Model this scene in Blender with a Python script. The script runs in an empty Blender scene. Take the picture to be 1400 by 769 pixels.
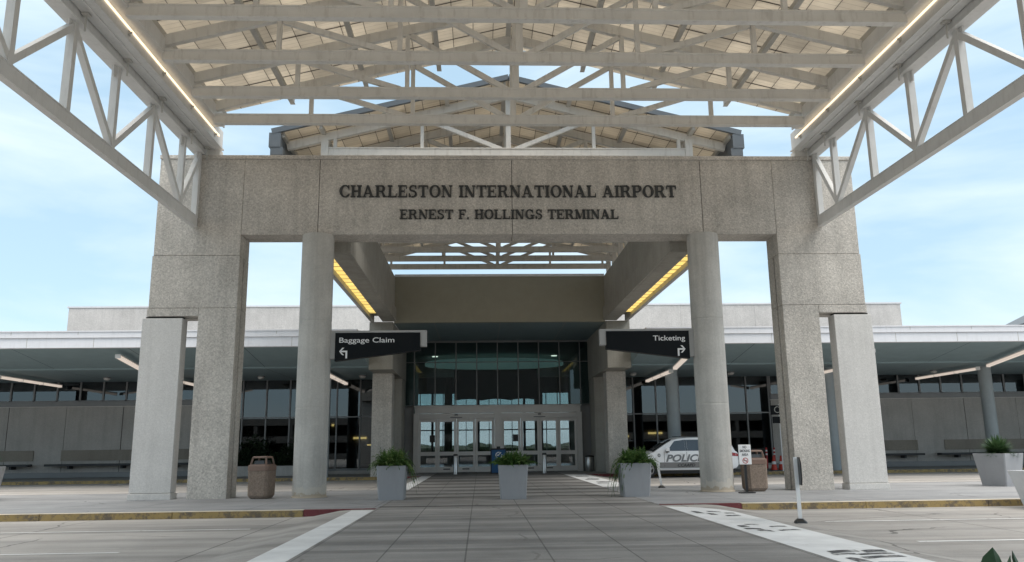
import bpy, math, random
from mathutils import Vector, Matrix
random.seed(7)
R = math.radians
scene = bpy.context.scene
COL = scene.collection

# ------------------------------------------------------------------ camera
def cam_basis(p, y, r):
    fw = Vector((math.sin(y)*math.cos(p), math.cos(y)*math.cos(p), math.sin(p)))
    rt = Vector((math.cos(y), -math.sin(y), 0)); up = rt.cross(fw)
    c, s = math.cos(r), math.sin(r)
    return c*rt + s*up, c*up - s*rt, fw
RT, UP, FW = cam_basis(0.202917, 0.0413096, -0.01236)
cd = bpy.data.cameras.new('camera'); cam = bpy.data.objects.new('camera', cd); COL.objects.link(cam)
M3 = Matrix((RT, UP, -FW)).transposed()
cam.matrix_world = Matrix.Translation((-1.07, 0, 1.4)) @ M3.to_4x4()
cd.sensor_width = 36; cd.lens = 36*1105.79/1400; cd.clip_start = 0.1; cd.clip_end = 6000
scene.camera = cam

# ------------------------------------------------------------------ sky and sun
SUN_EL, SUN_AZ = R(50), R(122)        # azimuth from +Y towards +X: to the right, a little behind the camera
w = bpy.data.worlds.new('World'); scene.world = w; w.use_nodes = True
nt = w.node_tree; nt.nodes.clear(); N = nt.nodes.new; L = nt.links.new
out = N('ShaderNodeOutputWorld'); bg = N('ShaderNodeBackground'); bg.inputs[1].default_value = 0.15
sky = N('ShaderNodeTexSky'); sky.sky_type = 'NISHITA'; sky.sun_disc = False
sky.sun_elevation = SUN_EL; sky.sun_rotation = SUN_AZ; sky.air_density = 1.0; sky.dust_density = 0.6; sky.ozone_density = 1.0
tc = N('ShaderNodeTexCoord'); mp = N('ShaderNodeMapping'); mp.inputs['Scale'].default_value = (1.0, 1.0, 4.2); mp.inputs['Rotation'].default_value = (R(14), R(-12), R(20))
n1 = N('ShaderNodeTexNoise'); n1.inputs['Scale'].default_value = 1.5; n1.inputs['Detail'].default_value = 7; n1.inputs['Roughness'].default_value = 0.52; n1.inputs['Distortion'].default_value = 0.35
rp = N('ShaderNodeValToRGB'); rp.color_ramp.elements[0].position = 0.42; rp.color_ramp.elements[1].position = 0.62
rp.color_ramp.elements[0].color = (0.0, 0.0, 0.0, 1); rp.color_ramp.elements[1].color = (1, 1, 1, 1)
mx = N('ShaderNodeMix'); mx.data_type = 'RGBA'; mx.inputs[7].default_value = (4.55, 5.3, 5.65, 1)
L(tc.outputs['Generated'], mp.inputs[0]); L(mp.outputs[0], n1.inputs['Vector']); L(n1.outputs['Fac'], rp.inputs[0])
veil = N('ShaderNodeMix'); veil.data_type = 'RGBA'; veil.inputs[0].default_value = 0.72; veil.inputs[7].default_value = (3.0, 4.2, 5.0, 1)
L(sky.outputs[0], veil.inputs[6]); L(rp.outputs[0], mx.inputs[0]); L(veil.outputs[2], mx.inputs[6]); 
# an overcast sky is brightest overhead
sx_ = N('ShaderNodeSeparateXYZ'); L(tc.outputs['Generated'], sx_.inputs[0])
mr = N('ShaderNodeMapRange'); mr.interpolation_type = 'SMOOTHSTEP'; mr.inputs[1].default_value = 0.54; mr.inputs[2].default_value = 0.95; L(sx_.outputs[2], mr.inputs[0])
zc = N('ShaderNodeMix'); zc.data_type = 'RGBA'; zc.inputs[7].default_value = (16.0, 14.9, 13.5, 1)
L(mr.outputs[0], zc.inputs[0]); L(mx.outputs[2], zc.inputs[6]); L(zc.outputs[2], bg.inputs[0]); L(bg.outputs[0], out.inputs[0])
sd = bpy.data.lights.new('sun', 'SUN'); sd.energy = 1.4; sd.angle = R(30); sd.color = (1, 0.96, 0.9)
so = bpy.data.objects.new('sun', sd); COL.objects.link(so)
sdir = Vector((math.sin(SUN_AZ)*math.cos(SUN_EL), math.cos(SUN_AZ)*math.cos(SUN_EL), math.sin(SUN_EL)))
so.rotation_euler = sdir.to_track_quat('Z', 'Y').to_euler(); so.location = (0, -30, 60)
vs = scene.view_settings; vs.view_transform = 'Standard'; vs.look = 'None'; vs.gamma = 1; vs.use_curve_mapping = False; vs.exposure = 0.46
scene.cycles.max_bounces = 8; scene.cycles.transparent_max_bounces = 12; scene.cycles.diffuse_bounces = 5
scene.cycles.sample_clamp_indirect = 6

# ------------------------------------------------------------------ materials
MATS = {}
def new_mat(name):
    m = bpy.data.materials.new(name); m.use_nodes = True
    t = m.node_tree; b = t.nodes['Principled BSDF']; MATS[name] = m
    return m, t, b
def noise(t, scale, detail=4, rough=0.5, vec=None):
    n = t.nodes.new('ShaderNodeTexNoise'); n.inputs['Scale'].default_value = scale
    n.inputs['Detail'].default_value = detail; n.inputs['Roughness'].default_value = rough
    if vec is not None: t.links.new(vec, n.inputs['Vector'])
    return n.outputs['Fac']
def coords(t, kind='Object', scale=(1, 1, 1)):
    c = t.nodes.new('ShaderNodeTexCoord'); mpn = t.nodes.new('ShaderNodeMapping'); mpn.inputs['Scale'].default_value = scale
    t.links.new(c.outputs[kind], mpn.inputs[0]); return mpn.outputs[0]
def ramp(t, fac, stops):
    r = t.nodes.new('ShaderNodeValToRGB'); e = r.color_ramp.elements
    while len(e) > 1: e.remove(e[-1])
    e[0].position = stops[0][0]; e[0].color = (*stops[0][1], 1)
    for p, c in stops[1:]:
        x = e.new(p); x.color = (*c, 1)
    t.links.new(fac, r.inputs[0]); return r.outputs[0]
def mixc(t, fac, a, b, mode='MIX'):
    m = t.nodes.new('ShaderNodeMix'); m.data_type = 'RGBA'; m.blend_type = mode
    for v, i in ((fac, 0), (a, 6), (b, 7)):
        if isinstance(v, (int, float)): m.inputs[i].default_value = v
        elif isinstance(v, tuple): m.inputs[i].default_value = (*v, 1)
        else: t.links.new(v, m.inputs[i])
    return m.outputs[2]
def math_(t, op, a, b=None, c=None):
    m = t.nodes.new('ShaderNodeMath'); m.operation = op
    for i, v in enumerate((a, b, c)):
        if v is None: continue
        if isinstance(v, (int, float)): m.inputs[i].default_value = v
        else: t.links.new(v, m.inputs[i])
    return m.outputs[0]
def bump(t, b, h, strength=0.3, dist=0.01):
    n = t.nodes.new('ShaderNodeBump'); n.inputs['Strength'].default_value = strength; n.inputs['Distance'].default_value = dist
    t.links.new(h, n.inputs['Height']); t.links.new(n.outputs[0], b.inputs['Normal'])
g3 = lambda v: (v, v, v)
def sc(c, k): return tuple(min(1, x*k) for x in c)

def paint(name, col, rough=0.5, var=0.12, metal=0.0, scale=2.0, spec=0.5, dirt=0.0):
    m, t, b = new_mat(name); v = coords(t)
    c = ramp(t, noise(t, scale, 5, 0.6, v), [(0.3, sc(col, 1-var)), (0.7, sc(col, 1+var))])
    if dirt:
        v2 = coords(t, scale=(3, 3, 0.5)); f = ramp(t, noise(t, 2.2, 6, 0.65, v2), [(0.52, g3(0)), (0.74, g3(dirt))])
        c = mixc(t, f, c, (0.16, 0.12, 0.085))
    t.links.new(c, b.inputs['Base Color']); b.inputs['Roughness'].default_value = rough
    b.inputs['Metallic'].default_value = metal; b.inputs['Specular IOR Level'].default_value = spec
    return m
def aggregate(name, col, speck=0.35, big=0.10, grain=55, bumpk=0.5, streak=0.12, splash=False):
    m, t, b = new_mat(name); v = coords(t)
    vo = t.nodes.new('ShaderNodeTexVoronoi'); vo.inputs['Scale'].default_value = grain; t.links.new(v, vo.inputs['Vector'])
    sp = ramp(t, vo.outputs['Color'], [(0.0, sc(col, 1-speck)), (0.45, col), (0.8, sc(col, 1+speck)), (1.0, sc(col, 1+1.6*speck))])
    n0 = noise(t, 14, 5, 0.7, v); sp = mixc(t, 0.5, sp, ramp(t, n0, [(0.3, sc(col, 1-speck*.7)), (0.7, sc(col, 1+speck*.7))]))
    lg = ramp(t, noise(t, 0.8, 5, 0.6, v), [(0.3, g3(1-big)), (0.7, g3(1+big))]); c = mixc(t, 1.0, sp, lg, 'MULTIPLY')
    v2 = coords(t, scale=(2.2, 2.2, 0.14)); st = ramp(t, noise(t, 1.6, 5, 0.6, v2), [(0.45, g3(1)), (0.75, g3(1-streak))]); c = mixc(t, 1.0, c, st, 'MULTIPLY')
    if splash:      # pale and rusty splash stains with ragged outlines near the foot
        s = t.nodes.new('ShaderNodeSeparateXYZ'); t.links.new(v, s.inputs[0]); v3 = coords(t, scale=(1, 1, 0.5))
        hgt = math_(t, 'ADD', math_(t, 'MULTIPLY', noise(t, 3.5, 6, 0.7, v3), 0.9), -0.12)
        f1 = math_(t, 'LESS_THAN', s.outputs[2], hgt); c = mixc(t, math_(t, 'MULTIPLY', f1, 0.55), c, (0.58, 0.54, 0.47))
        f2 = math_(t, 'LESS_THAN', s.outputs[2], math_(t, 'ADD', math_(t, 'MULTIPLY', noise(t, 5.0, 5, 0.7, v), 0.5), -0.10)); c = mixc(t, math_(t, 'MULTIPLY', f2, 0.5), c, (0.36, 0.27, 0.17))
    t.links.new(c, b.inputs['Base Color']); b.inputs['Roughness'].default_value = 0.9; b.inputs['Specular IOR Level'].default_value = 0.25
    bump(t, b, vo.outputs['Distance'], bumpk, 0.012)
    return m
def glow(name, col, strength, seams=None):
    m, t, b = new_mat(name); b.inputs['Base Color'].default_value = (*sc(col, 0.5), 1); b.inputs['Roughness'].default_value = 0.4
    b.inputs['Emission Color'].default_value = (*col, 1); b.inputs['Emission Strength'].default_value = strength
    if seams:
        v = coords(t); s = t.nodes.new('ShaderNodeSeparateXYZ'); t.links.new(v, s.inputs[0])
        f = math_(t, 'FRACT', math_(t, 'MULTIPLY', s.outputs[1], 1/seams)); ln = math_(t, 'GREATER_THAN', f, 0.14)
        vr = ramp(t, noise(t, 1.3, 2, 0.5, v), [(0.3, g3(0.75)), (0.7, g3(1.15))])
        t.links.new(math_(t, 'MULTIPLY', math_(t, 'MULTIPLY', ln, strength), vr), b.inputs['Emission Strength'])
    return m
def glass(name, tint, refl=0.08, rough=0.0):
    m = bpy.data.materials.new(name); m.use_nodes = True; t = m.node_tree; t.nodes.clear(); MATS[name] = m
    o = t.nodes.new('ShaderNodeOutputMaterial'); tr = t.nodes.new('ShaderNodeBsdfTransparent'); gl = t.nodes.new('ShaderNodeBsdfGlossy')
    tr.inputs[0].default_value = (*tint, 1); gl.inputs['Roughness'].default_value = rough; gl.inputs['Color'].default_value = (0.9, 0.95, 1, 1)
    lw = t.nodes.new('ShaderNodeFresnel'); lw.inputs['IOR'].default_value = 1.5
    f = math_(t, 'ADD', lw.outputs[0], refl); mxs = t.nodes.new('ShaderNodeMixShader')
    t.links.new(f, mxs.inputs[0]); t.links.new(tr.outputs[0], mxs.inputs[1]); t.links.new(gl.outputs[0], mxs.inputs[2]); t.links.new(mxs.outputs[0], o.inputs[0])
    return m
def pavement(name, col, var=0.15, joints=None, bands=None, streak=0.2, rough=0.8, cracks=0.0):
    m, t, b = new_mat(name); v = coords(t)
    c = ramp(t, noise(t, 0.7, 8, 0.65, v), [(0.3, sc(col, 1-var)), (0.7, sc(col, 1+var))])
    c = mixc(t, 1.0, c, ramp(t, noise(t, 40, 3, 0.7, v), [(0.3, g3(0.88)), (0.7, g3(1.1))]), 'MULTIPLY')
    v2 = coords(t, scale=(0.06, 1.1, 1)); c = mixc(t, 1.0, c, ramp(t, noise(t, 1.1, 6, 0.6, v2), [(0.35, g3(1+streak*.4)), (0.68, g3(1-streak))]), 'MULTIPLY')
    sp = ramp(t, noise(t, 2.6, 5, 0.75, v), [(0.6, g3(1)), (0.75, g3(0.82))]); c = mixc(t, 1.0, c, sp, 'MULTIPLY')
    s = t.nodes.new('ShaderNodeSeparateXYZ'); t.links.new(v, s.inputs[0])
    wob = math_(t, 'MULTIPLY', math_(t, 'SUBTRACT', noise(t, 1.5, 3, 0.5, v), 0.5), 0.12)
    if cracks:
        vc = t.nodes.new('ShaderNodeTexVoronoi'); vc.feature = 'DISTANCE_TO_EDGE'; vc.inputs['Scale'].default_value = 0.16
        wv = t.nodes.new('ShaderNodeMix'); wv.data_type = 'RGBA'; wv.blend_type = 'LINEAR_LIGHT'; wv.inputs[0].default_value = 0.35; t.links.new(v, wv.inputs[6])
        nn = t.nodes.new('ShaderNodeTexNoise'); nn.inputs['Scale'].default_value = 0.9; nn.inputs['Detail'].default_value = 6; t.links.new(v, nn.inputs['Vector']); t.links.new(nn.outputs['Color'], wv.inputs[7]); t.links.new(wv.outputs[2], vc.inputs['Vector'])
        ck = math_(t, 'MULTIPLY', math_(t, 'LESS_THAN', vc.outputs['Distance'], 0.0035), ramp(t, noise(t, 0.35, 3, 0.5, v), [(0.45, g3(0)), (0.55, g3(cracks))])); c = mixc(t, ck, c, (0.05, 0.045, 0.04))
        ol = ramp(t, noise(t, 1.7, 4, 0.55, v), [(0.66, g3(0)), (0.78, g3(0.45))]); c = mixc(t, ol, c, (0.10, 0.09, 0.085))
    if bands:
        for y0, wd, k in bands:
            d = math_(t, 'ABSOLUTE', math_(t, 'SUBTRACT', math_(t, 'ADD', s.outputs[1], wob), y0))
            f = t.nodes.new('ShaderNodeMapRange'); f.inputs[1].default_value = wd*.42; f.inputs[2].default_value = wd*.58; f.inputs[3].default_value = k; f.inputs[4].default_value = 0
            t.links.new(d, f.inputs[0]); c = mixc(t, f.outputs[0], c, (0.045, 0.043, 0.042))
    if joints:
        for ax, sp_, off, wd in joints:
            fr = math_(t, 'FRACT', math_(t, 'MULTIPLY', math_(t, 'SUBTRACT', s.outputs[ax], off), 1/sp_))
            d = math_(t, 'MINIMUM', fr, math_(t, 'SUBTRACT', 1.0, fr)); f = math_(t, 'LESS_THAN', d, wd/sp_/2)
            c = mixc(t, math_(t, 'MULTIPLY', f, 0.6), c, (0.04, 0.04, 0.04))
    t.links.new(c, b.inputs['Base Color'])
    rr = ramp(t, noise(t, 0.9, 5, 0.6, v), [(0.35, g3(rough-.18)), (0.65, g3(min(1, rough+.1)))]); t.links.new(rr, b.inputs['Roughness'])
    b.inputs['Specular IOR Level'].default_value = 0.35; bump(t, b, noise(t, 60, 3, 0.7, v), 0.2, 0.006)
    return m
def worn_paint(name, col, under, wear=0.5, rough=0.7):
    m, t, b = new_mat(name); v = coords(t)
    f = ramp(t, noise(t, 3.2, 9, 0.78, v), [(wear, g3(0)), (wear+0.1, g3(1))])
    c = mixc(t, f, ramp(t, noise(t, 1.4, 5, 0.6, v), [(0.3, sc(col, 0.85)), (0.7, sc(col, 1.1))]), under)
    t.links.new(c, b.inputs['Base Color']); b.inputs['Roughness'].default_value = rough; b.inputs['Specular IOR Level'].default_value = 0.3
    return m
def leaf(name, c1, c2, tr=0.3):
    m = bpy.data.materials.new(name); m.use_nodes = True; t = m.node_tree; b = t.nodes['Principled BSDF']; MATS[name] = m
    v = coords(t); c = ramp(t, noise(t, 9, 3, 0.6, v), [(0.3, c1), (0.7, c2)]); t.links.new(c, b.inputs['Base Color'])
    b.inputs['Roughness'].default_value = 0.5; b.inputs['Specular IOR Level'].default_value = 0.35
    ts = t.nodes.new('ShaderNodeBsdfTranslucent'); t.links.new(c, ts.inputs[0]); mxs = t.nodes.new('ShaderNodeMixShader'); mxs.inputs[0].default_value = tr
    t.links.new(b.outputs[0], mxs.inputs[1]); t.links.new(ts.outputs[0], mxs.inputs[2]); t.links.new(mxs.outputs[0], t.nodes['Material Output'].inputs[0])
    return m
def deck(name, col, trans=0.55):
    m = bpy.data.materials.new(name); m.use_nodes = True; t = m.node_tree; b = t.nodes['Principled BSDF']; MATS[name] = m
    v = coords(t); s = t.nodes.new('ShaderNodeSeparateXYZ'); t.links.new(v, s.inputs[0])
    c = ramp(t, noise(t, 0.6, 5, 0.6, v), [(0.3, sc(col, 0.82)), (0.7, sc(col, 1.12))])
    def lines(ax, sp_, wd, k, off=0.0):
        nonlocal c
        fr = math_(t, 'FRACT', math_(t, 'MULTIPLY', math_(t, 'SUBTRACT', s.outputs[ax], off), 1/sp_))
        c = mixc(t, math_(t, 'MULTIPLY', math_(t, 'LESS_THAN', fr, wd/sp_), k), c, (0.035, 0.03, 0.028))
    # panels differ a little from one another
    wn = t.nodes.new('ShaderNodeTexWhiteNoise'); wn.noise_dimensions = '2D'; cb = t.nodes.new('ShaderNodeCombineXYZ')
    t.links.new(math_(t, 'FLOOR', math_(t, 'MULTIPLY', s.outputs[0], 1/0.62)), cb.inputs[0]); t.links.new(math_(t, 'FLOOR', math_(t, 'MULTIPLY', s.outputs[1], 1/1.065)), cb.inputs[1])
    t.links.new(cb.outputs[0], wn.inputs['Vector']); c = mixc(t, 1.0, c, ramp(t, wn.outputs['Value'], [(0, g3(0.84)), (1, g3(1.08))]), 'MULTIPLY')
    lines(1, 0.2, 0.02, 0.22); lines(0, 0.62, 0.022, 0.75); lines(1, 1.065, 0.055, 0.9, 0.3)
    t.links.new(c, b.inputs['Base Color']); b.inputs['Roughness'].default_value = 0.75
    ts = t.nodes.new('ShaderNodeBsdfTranslucent'); t.links.new(c, ts.inputs[0]); mxs = t.nodes.new('ShaderNodeMixShader'); mxs.inputs[0].default_value = trans
    t.links.new(b.outputs[0], mxs.inputs[1]); t.links.new(ts.outputs[0], mxs.inputs[2]); t.links.new(mxs.outputs[0], t.nodes['Material Output'].inputs[0])
    return m

M_AGG = aggregate('exposed_aggregate', (0.50, 0.47, 0.43), speck=0.36, grain=26, streak=0.18, big=0.14)
M_COLC = aggregate('column_concrete', (0.50, 0.485, 0.455), speck=0.10, grain=30, big=0.13, bumpk=0.12, streak=0.24, splash=True)
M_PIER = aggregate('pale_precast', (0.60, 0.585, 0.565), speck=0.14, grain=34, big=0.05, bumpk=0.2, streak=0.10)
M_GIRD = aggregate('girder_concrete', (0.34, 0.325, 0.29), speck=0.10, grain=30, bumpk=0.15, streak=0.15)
M_WALL = aggregate('panel_concrete', (0.45, 0.435, 0.415), speck=0.14, grain=26, big=0.09, bumpk=0.2, streak=0.14)
M_WALLD = aggregate('panel_concrete_dark', (0.29, 0.265, 0.23), speck=0.12, grain=26, bumpk=0.2)
M_PARA = aggregate('parapet_concrete', (0.60, 0.575, 0.56), speck=0.14, grain=14, big=0.10, streak=0.12)
M_COLB = paint('blue_grey_column', (0.30, 0.335, 0.35), 0.6, 0.06)
M_DARK = paint('dark_joint', (0.025, 0.025, 0.025), 0.9)
M_STEEL = paint('white_steel', (0.66, 0.65, 0.62), 0.55, 0.06, dirt=0.30)
M_STEELB = paint('cool_white_steel', (0.63, 0.63, 0.62), 0.5, 0.05, dirt=0.18)
M_PURL = paint('purlin_grey', (0.46, 0.45, 0.42), 0.6, 0.1)
M_DECK = deck('roof_deck', (0.70, 0.65, 0.575), 0.58)
M_DECK2 = deck('rear_roof_deck', (0.64, 0.585, 0.50), 0.42)
M_SLATE = paint('slate_metal', (0.095, 0.11, 0.125), 0.45, 0.1)
M_FASC = paint('white_fascia', (0.74, 0.74, 0.77), 0.4, 0.03, dirt=0.12)
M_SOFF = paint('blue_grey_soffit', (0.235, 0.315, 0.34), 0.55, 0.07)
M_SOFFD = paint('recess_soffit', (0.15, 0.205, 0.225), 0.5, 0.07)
M_OLIVE = paint('olive_panel', (0.30, 0.285, 0.225), 0.6, 0.05)
M_ALU = paint('aluminium', (0.66, 0.64, 0.62), 0.45, 0.04)
M_MULL = paint('mullion', (0.22, 0.225, 0.23), 0.45, 0.05, metal=0.3)
M_GLASS = glass('tinted_glass', (0.24, 0.29, 0.30), 0.05)
M_DGLASS = glass('door_glass', (0.75, 0.785, 0.79), 0.02)
M_FGLASS = glass('entrance_glass', (0.5, 0.6, 0.61), 0.0)
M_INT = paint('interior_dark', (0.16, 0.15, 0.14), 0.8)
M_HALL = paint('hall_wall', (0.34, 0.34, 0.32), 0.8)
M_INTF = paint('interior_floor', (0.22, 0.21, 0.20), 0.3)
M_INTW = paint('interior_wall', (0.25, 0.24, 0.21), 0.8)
M_DISC = glow('teal_disc_added_glow', (0.42, 0.62, 0.57), 0.16)  # faint glow added so the ceiling disc shows in the dark hall
M_DOWN = glow('downlight', (1.0, 0.9, 0.75), 1.8)
M_BLACK = paint('black_metal', (0.013, 0.014, 0.016), 0.35)
M_SIGNB = paint('sign_black', (0.006, 0.008, 0.010), 0.55, 0.05, spec=0.15)
M_SIGNF = paint('sign_frame', (0.36, 0.355, 0.345), 0.45, 0.05)
M_WHITE = paint('white_paint', (0.78, 0.78, 0.78), 0.5, 0.03)
M_LETTER = paint('letter_dark', (0.035, 0.037, 0.037), 0.5, 0.1)
M_LED = glow('led_strip', (1.0, 0.80, 0.55), 1.2)
M_YEL = glow('yellow_lens', (1.0, 0.72, 0.20), 0.85, seams=0.72)
M_TUBE = glow('fixture_lens', (1.0, 0.86, 0.74), 0.42)
M_LAMPW = glow('wall_lamp_lens', (1.0, 0.85, 0.62), 0.22)
M_WARM = glow('shop_lamp', (1.0, 0.55, 0.18), 5.0)
M_ROAD = pavement('road_concrete', (0.37, 0.352, 0.335), 0.10, joints=[(0, 4.6, -5.45, 0.035)], streak=0.36, cracks=0.7)
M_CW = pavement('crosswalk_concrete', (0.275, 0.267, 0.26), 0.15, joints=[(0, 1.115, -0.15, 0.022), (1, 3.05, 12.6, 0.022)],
    bands=[(20.75, 0.34, 0.8), (24.3, 0.4, 0.75), (26.1, 0.55, 0.7), (28.1, 0.6, 0.7), (30.4, 0.8, 0.7), (33.0, 1.0, 0.7), (36.0, 1.2, 0.65), (39.5, 1.5, 0.6), (44.8, 6.5, 0.5), (11.9, 0.3, 0.35), (14.6, 0.5, 0.25), (16.9, 0.4, 0.2)], streak=0.42, cracks=0.35)  # cross bands paint truss-shadow stripes into the slab, along with stained strips
M_ISL = pavement('island_concrete', (0.275, 0.28, 0.29), 0.14, joints=[(0, 3.05, -0.6, 0.02)], streak=0.18, cracks=0.4)
M_WALK = pavement('walk_concrete', (0.27, 0.265, 0.26), 0.10, joints=[(0, 2.0, 0.3, 0.02)], streak=0.12)
M_GND = pavement('far_ground', (0.12, 0.125, 0.10), 0.25)
M_LINE = worn_paint('road_line', (0.70, 0.70, 0.70), (0.30, 0.285, 0.27), 0.56)
M_BAND = worn_paint('white_band', (0.70, 0.71, 0.72), (0.45, 0.45, 0.45), 0.60)
M_STENC = worn_paint('stencil_black', (0.075, 0.075, 0.08), (0.5, 0.5, 0.5), 0.50)
M_KYEL = worn_paint('kerb_yellow', (0.36, 0.26, 0.11), (0.15, 0.12, 0.09), 0.47)
M_KRED = worn_paint('kerb_red', (0.17, 0.045, 0.05), (0.28, 0.24, 0.23), 0.55)
M_KTOP = paint('kerb_top', (0.66, 0.58, 0.46), 0.8, 0.15, dirt=0.3)
M_PLANT = paint('planter_grey', (0.315, 0.32, 0.335), 0.6, 0.05, dirt=0.10)
M_PLANTW = paint('planter_white', (0.66, 0.67, 0.69), 0.55, 0.04, dirt=0.08)
M_SOIL = paint('soil', (0.03, 0.022, 0.016), 0.95, 0.3)
M_BINB = aggregate('bin_aggregate', (0.225, 0.175, 0.14), speck=0.5, grain=60, big=0.05, streak=0.05)
M_BINT = paint('bin_brown', (0.19, 0.12, 0.09), 0.5, 0.08)
M_FERN = leaf('fern_leaf', (0.035, 0.085, 0.018), (0.10, 0.19, 0.045), 0.35)
M_FERN2 = leaf('fern_leaf_pale', (0.09, 0.15, 0.04), (0.20, 0.27, 0.09), 0.35)
M_SPIKE = leaf('spike_leaf', (0.035, 0.085, 0.035), (0.09, 0.15, 0.06), 0.2)
M_HEDGE = leaf('hedge_leaf', (0.008, 0.018, 0.008), (0.025, 0.045, 0.018), 0.2)
M_DLEAF = leaf('dark_leaf', (0.012, 0.035, 0.018), (0.03, 0.07, 0.03), 0.15)
M_CARW = paint('car_white', (0.82, 0.825, 0.84), 0.25, 0.02, spec=0.6)
M_CARG = paint('car_grey', (0.20, 0.20, 0.20), 0.35, 0.05)
M_CARGL = paint('car_window', (0.035, 0.042, 0.05), 0.05, 0.05, spec=0.8)
M_TYRE = paint('tyre', (0.015, 0.015, 0.015), 0.8)
M_RIM = paint('rim', (0.40, 0.40, 0.41), 0.3, metal=0.8)
M_RED = paint('red_lens', (0.30, 0.012, 0.015), 0.2)
M_HEADL = paint('headlight', (0.6, 0.62, 0.65), 0.1)
M_DKGREY = paint('letter_grey', (0.17, 0.18, 0.19), 0.4)
M_LTGREY = paint('letter_pale', (0.5, 0.5, 0.5), 0.4)
M_CHROME = paint('stainless', (0.55, 0.55, 0.55), 0.3, 0.05, metal=0.9)
M_BLUE = paint('sign_blue', (0.01, 0.085, 0.22), 0.4, 0.1)
M_ORANGE = paint('cone_orange', (0.55, 0.045, 0.025), 0.5)
M_REDP = paint('red_paint', (0.42, 0.02, 0.02), 0.5)
M_GAR = paint('added_garage_concrete', (0.16, 0.15, 0.14), 0.9, 0.15)
M_BENCH = paint('bench_dark', (0.03, 0.032, 0.036), 0.5)

# ------------------------------------------------------------------ geometry helpers
class MB:
    def __init__(s): s.v = []; s.f = []; s.m = []; s.mi = 0
    def add(s, vs, fs):
        o = len(s.v); s.v += [tuple(x) for x in vs]
        for f in fs: s.f.append(tuple(i+o for i in f)); s.m.append(s.mi)
        return s
    def box(s, x0, x1, y0, y1, z0, z1):
        return s.add([(x0,y0,z0),(x1,y0,z0),(x1,y1,z0),(x0,y1,z0),(x0,y0,z1),(x1,y0,z1),(x1,y1,z1),(x0,y1,z1)],
            [(0,3,2,1),(4,5,6,7),(0,1,5,4),(1,2,6,5),(2,3,7,6),(3,0,4,7)])
    def beam(s, p, q, wd, dp, up=(0,0,1)):
        p, q = Vector(p), Vector(q); d = (q-p).normalized(); u = Vector(up)
        sd_ = d.cross(u)
        if sd_.length < 1e-4: sd_ = d.cross(Vector((0,1,0)))
        sd_.normalize(); u = sd_.cross(d); a, b = sd_*wd/2, u*dp/2
        return s.add([p-a-b,p+a-b,p+a+b,p-a+b,q-a-b,q+a-b,q+a+b,q-a+b], [(0,1,2,3),(4,7,6,5),(0,4,5,1),(1,5,6,2),(2,6,7,3),(3,7,4,0)])
    def lathe(s, prof, n=24, c=(0,0,0), axis='z'):
        vs, fs = [], []
        for r, z in prof:
            for i in range(n):
                a = 2*math.pi*i/n; p = (r*math.cos(a), r*math.sin(a), z)
                if axis == 'y': p = (p[0], z, p[1])
                if axis == 'x': p = (z, p[0], p[1])
                vs.append((p[0]+c[0], p[1]+c[1], p[2]+c[2]))
        k = len(prof)
        for j in range(k-1):
            for i in range(n): fs.append((j*n+i, j*n+(i+1)%n, (j+1)*n+(i+1)%n, (j+1)*n+i))
        fs.append(tuple(range(n-1, -1, -1))); fs.append(tuple((k-1)*n+i for i in range(n)))
        return s.add(vs, fs)
    def frus(s, rings):           # stacked rings of equal vertex count, capped
        n = len(rings[0]); vs = [p for r in rings for p in r]; fs = []
        for j in range(len(rings)-1):
            for i in range(n): fs.append((j*n+i, j*n+(i+1)%n, (j+1)*n+(i+1)%n, (j+1)*n+i))
        fs.append(tuple(range(n-1,-1,-1))); fs.append(tuple((len(rings)-1)*n+i for i in range(n)))
        return s.add(vs, fs)
    def prism(s, pts, fn, d):     # 2-D outline placed by fn(u,v,depth), extruded by d
        n = len(pts); vs = [fn(u, v, 0) for u, v in pts] + [fn(u, v, d) for u, v in pts]
        fs = [tuple(range(n)), tuple(range(2*n-1, n-1, -1))] + [(i, i+n, (i+1)%n+n, (i+1)%n) for i in range(n)]
        return s.add(vs, fs)
    def build(s, name, mats, parent=None, smooth=False, bevel=0.0, loc=None):
        me = bpy.data.meshes.new(name); me.from_pydata(s.v, [], s.f)
        for m in (mats if isinstance(mats, (list, tuple)) else [mats]): me.materials.append(m)
        me.polygons.foreach_set('material_index', s.m)
        import bmesh
        bm = bmesh.new(); bm.from_mesh(me); bmesh.ops.recalc_face_normals(bm, faces=bm.faces); bm.to_mesh(me); bm.free()
        if smooth: me.polygons.foreach_set('use_smooth', [True]*len(me.polygons))
        me.update(); o = bpy.data.objects.new(name, me); COL.objects.link(o)
        if parent: o.parent = parent
        if loc: o.location = loc
        if smooth: me.set_sharp_from_angle(angle=R(38))
        if bevel:
            b = o.modifiers.new('bevel', 'BEVEL'); b.width = bevel; b.segments = 2; b.limit_method = 'ANGLE'
        return o
def tag(o, label=None, cat=None, group=None, kind=None):
    if label: o['label'] = label
    if cat: o['category'] = cat
    if group: o['group'] = group
    if kind: o['kind'] = kind
    return o
def thing(name, label, cat, loc=(0,0,0), rz=0, group=None):
    o = bpy.data.objects.new(name, None); o.empty_display_size = 0.3; COL.objects.link(o); o.location = loc; o.rotation_euler = (0,0,rz)
    return tag(o, label, cat, group)
def copy_tree(o, parent=None):
    c = o.copy(); COL.objects.link(c); c.parent = parent
    for ch in list(o.children): copy_tree(ch, c)
    return c
def struct(name, mb, m, **k): return tag(mb.build(name, m, **k), kind='structure')
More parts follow.
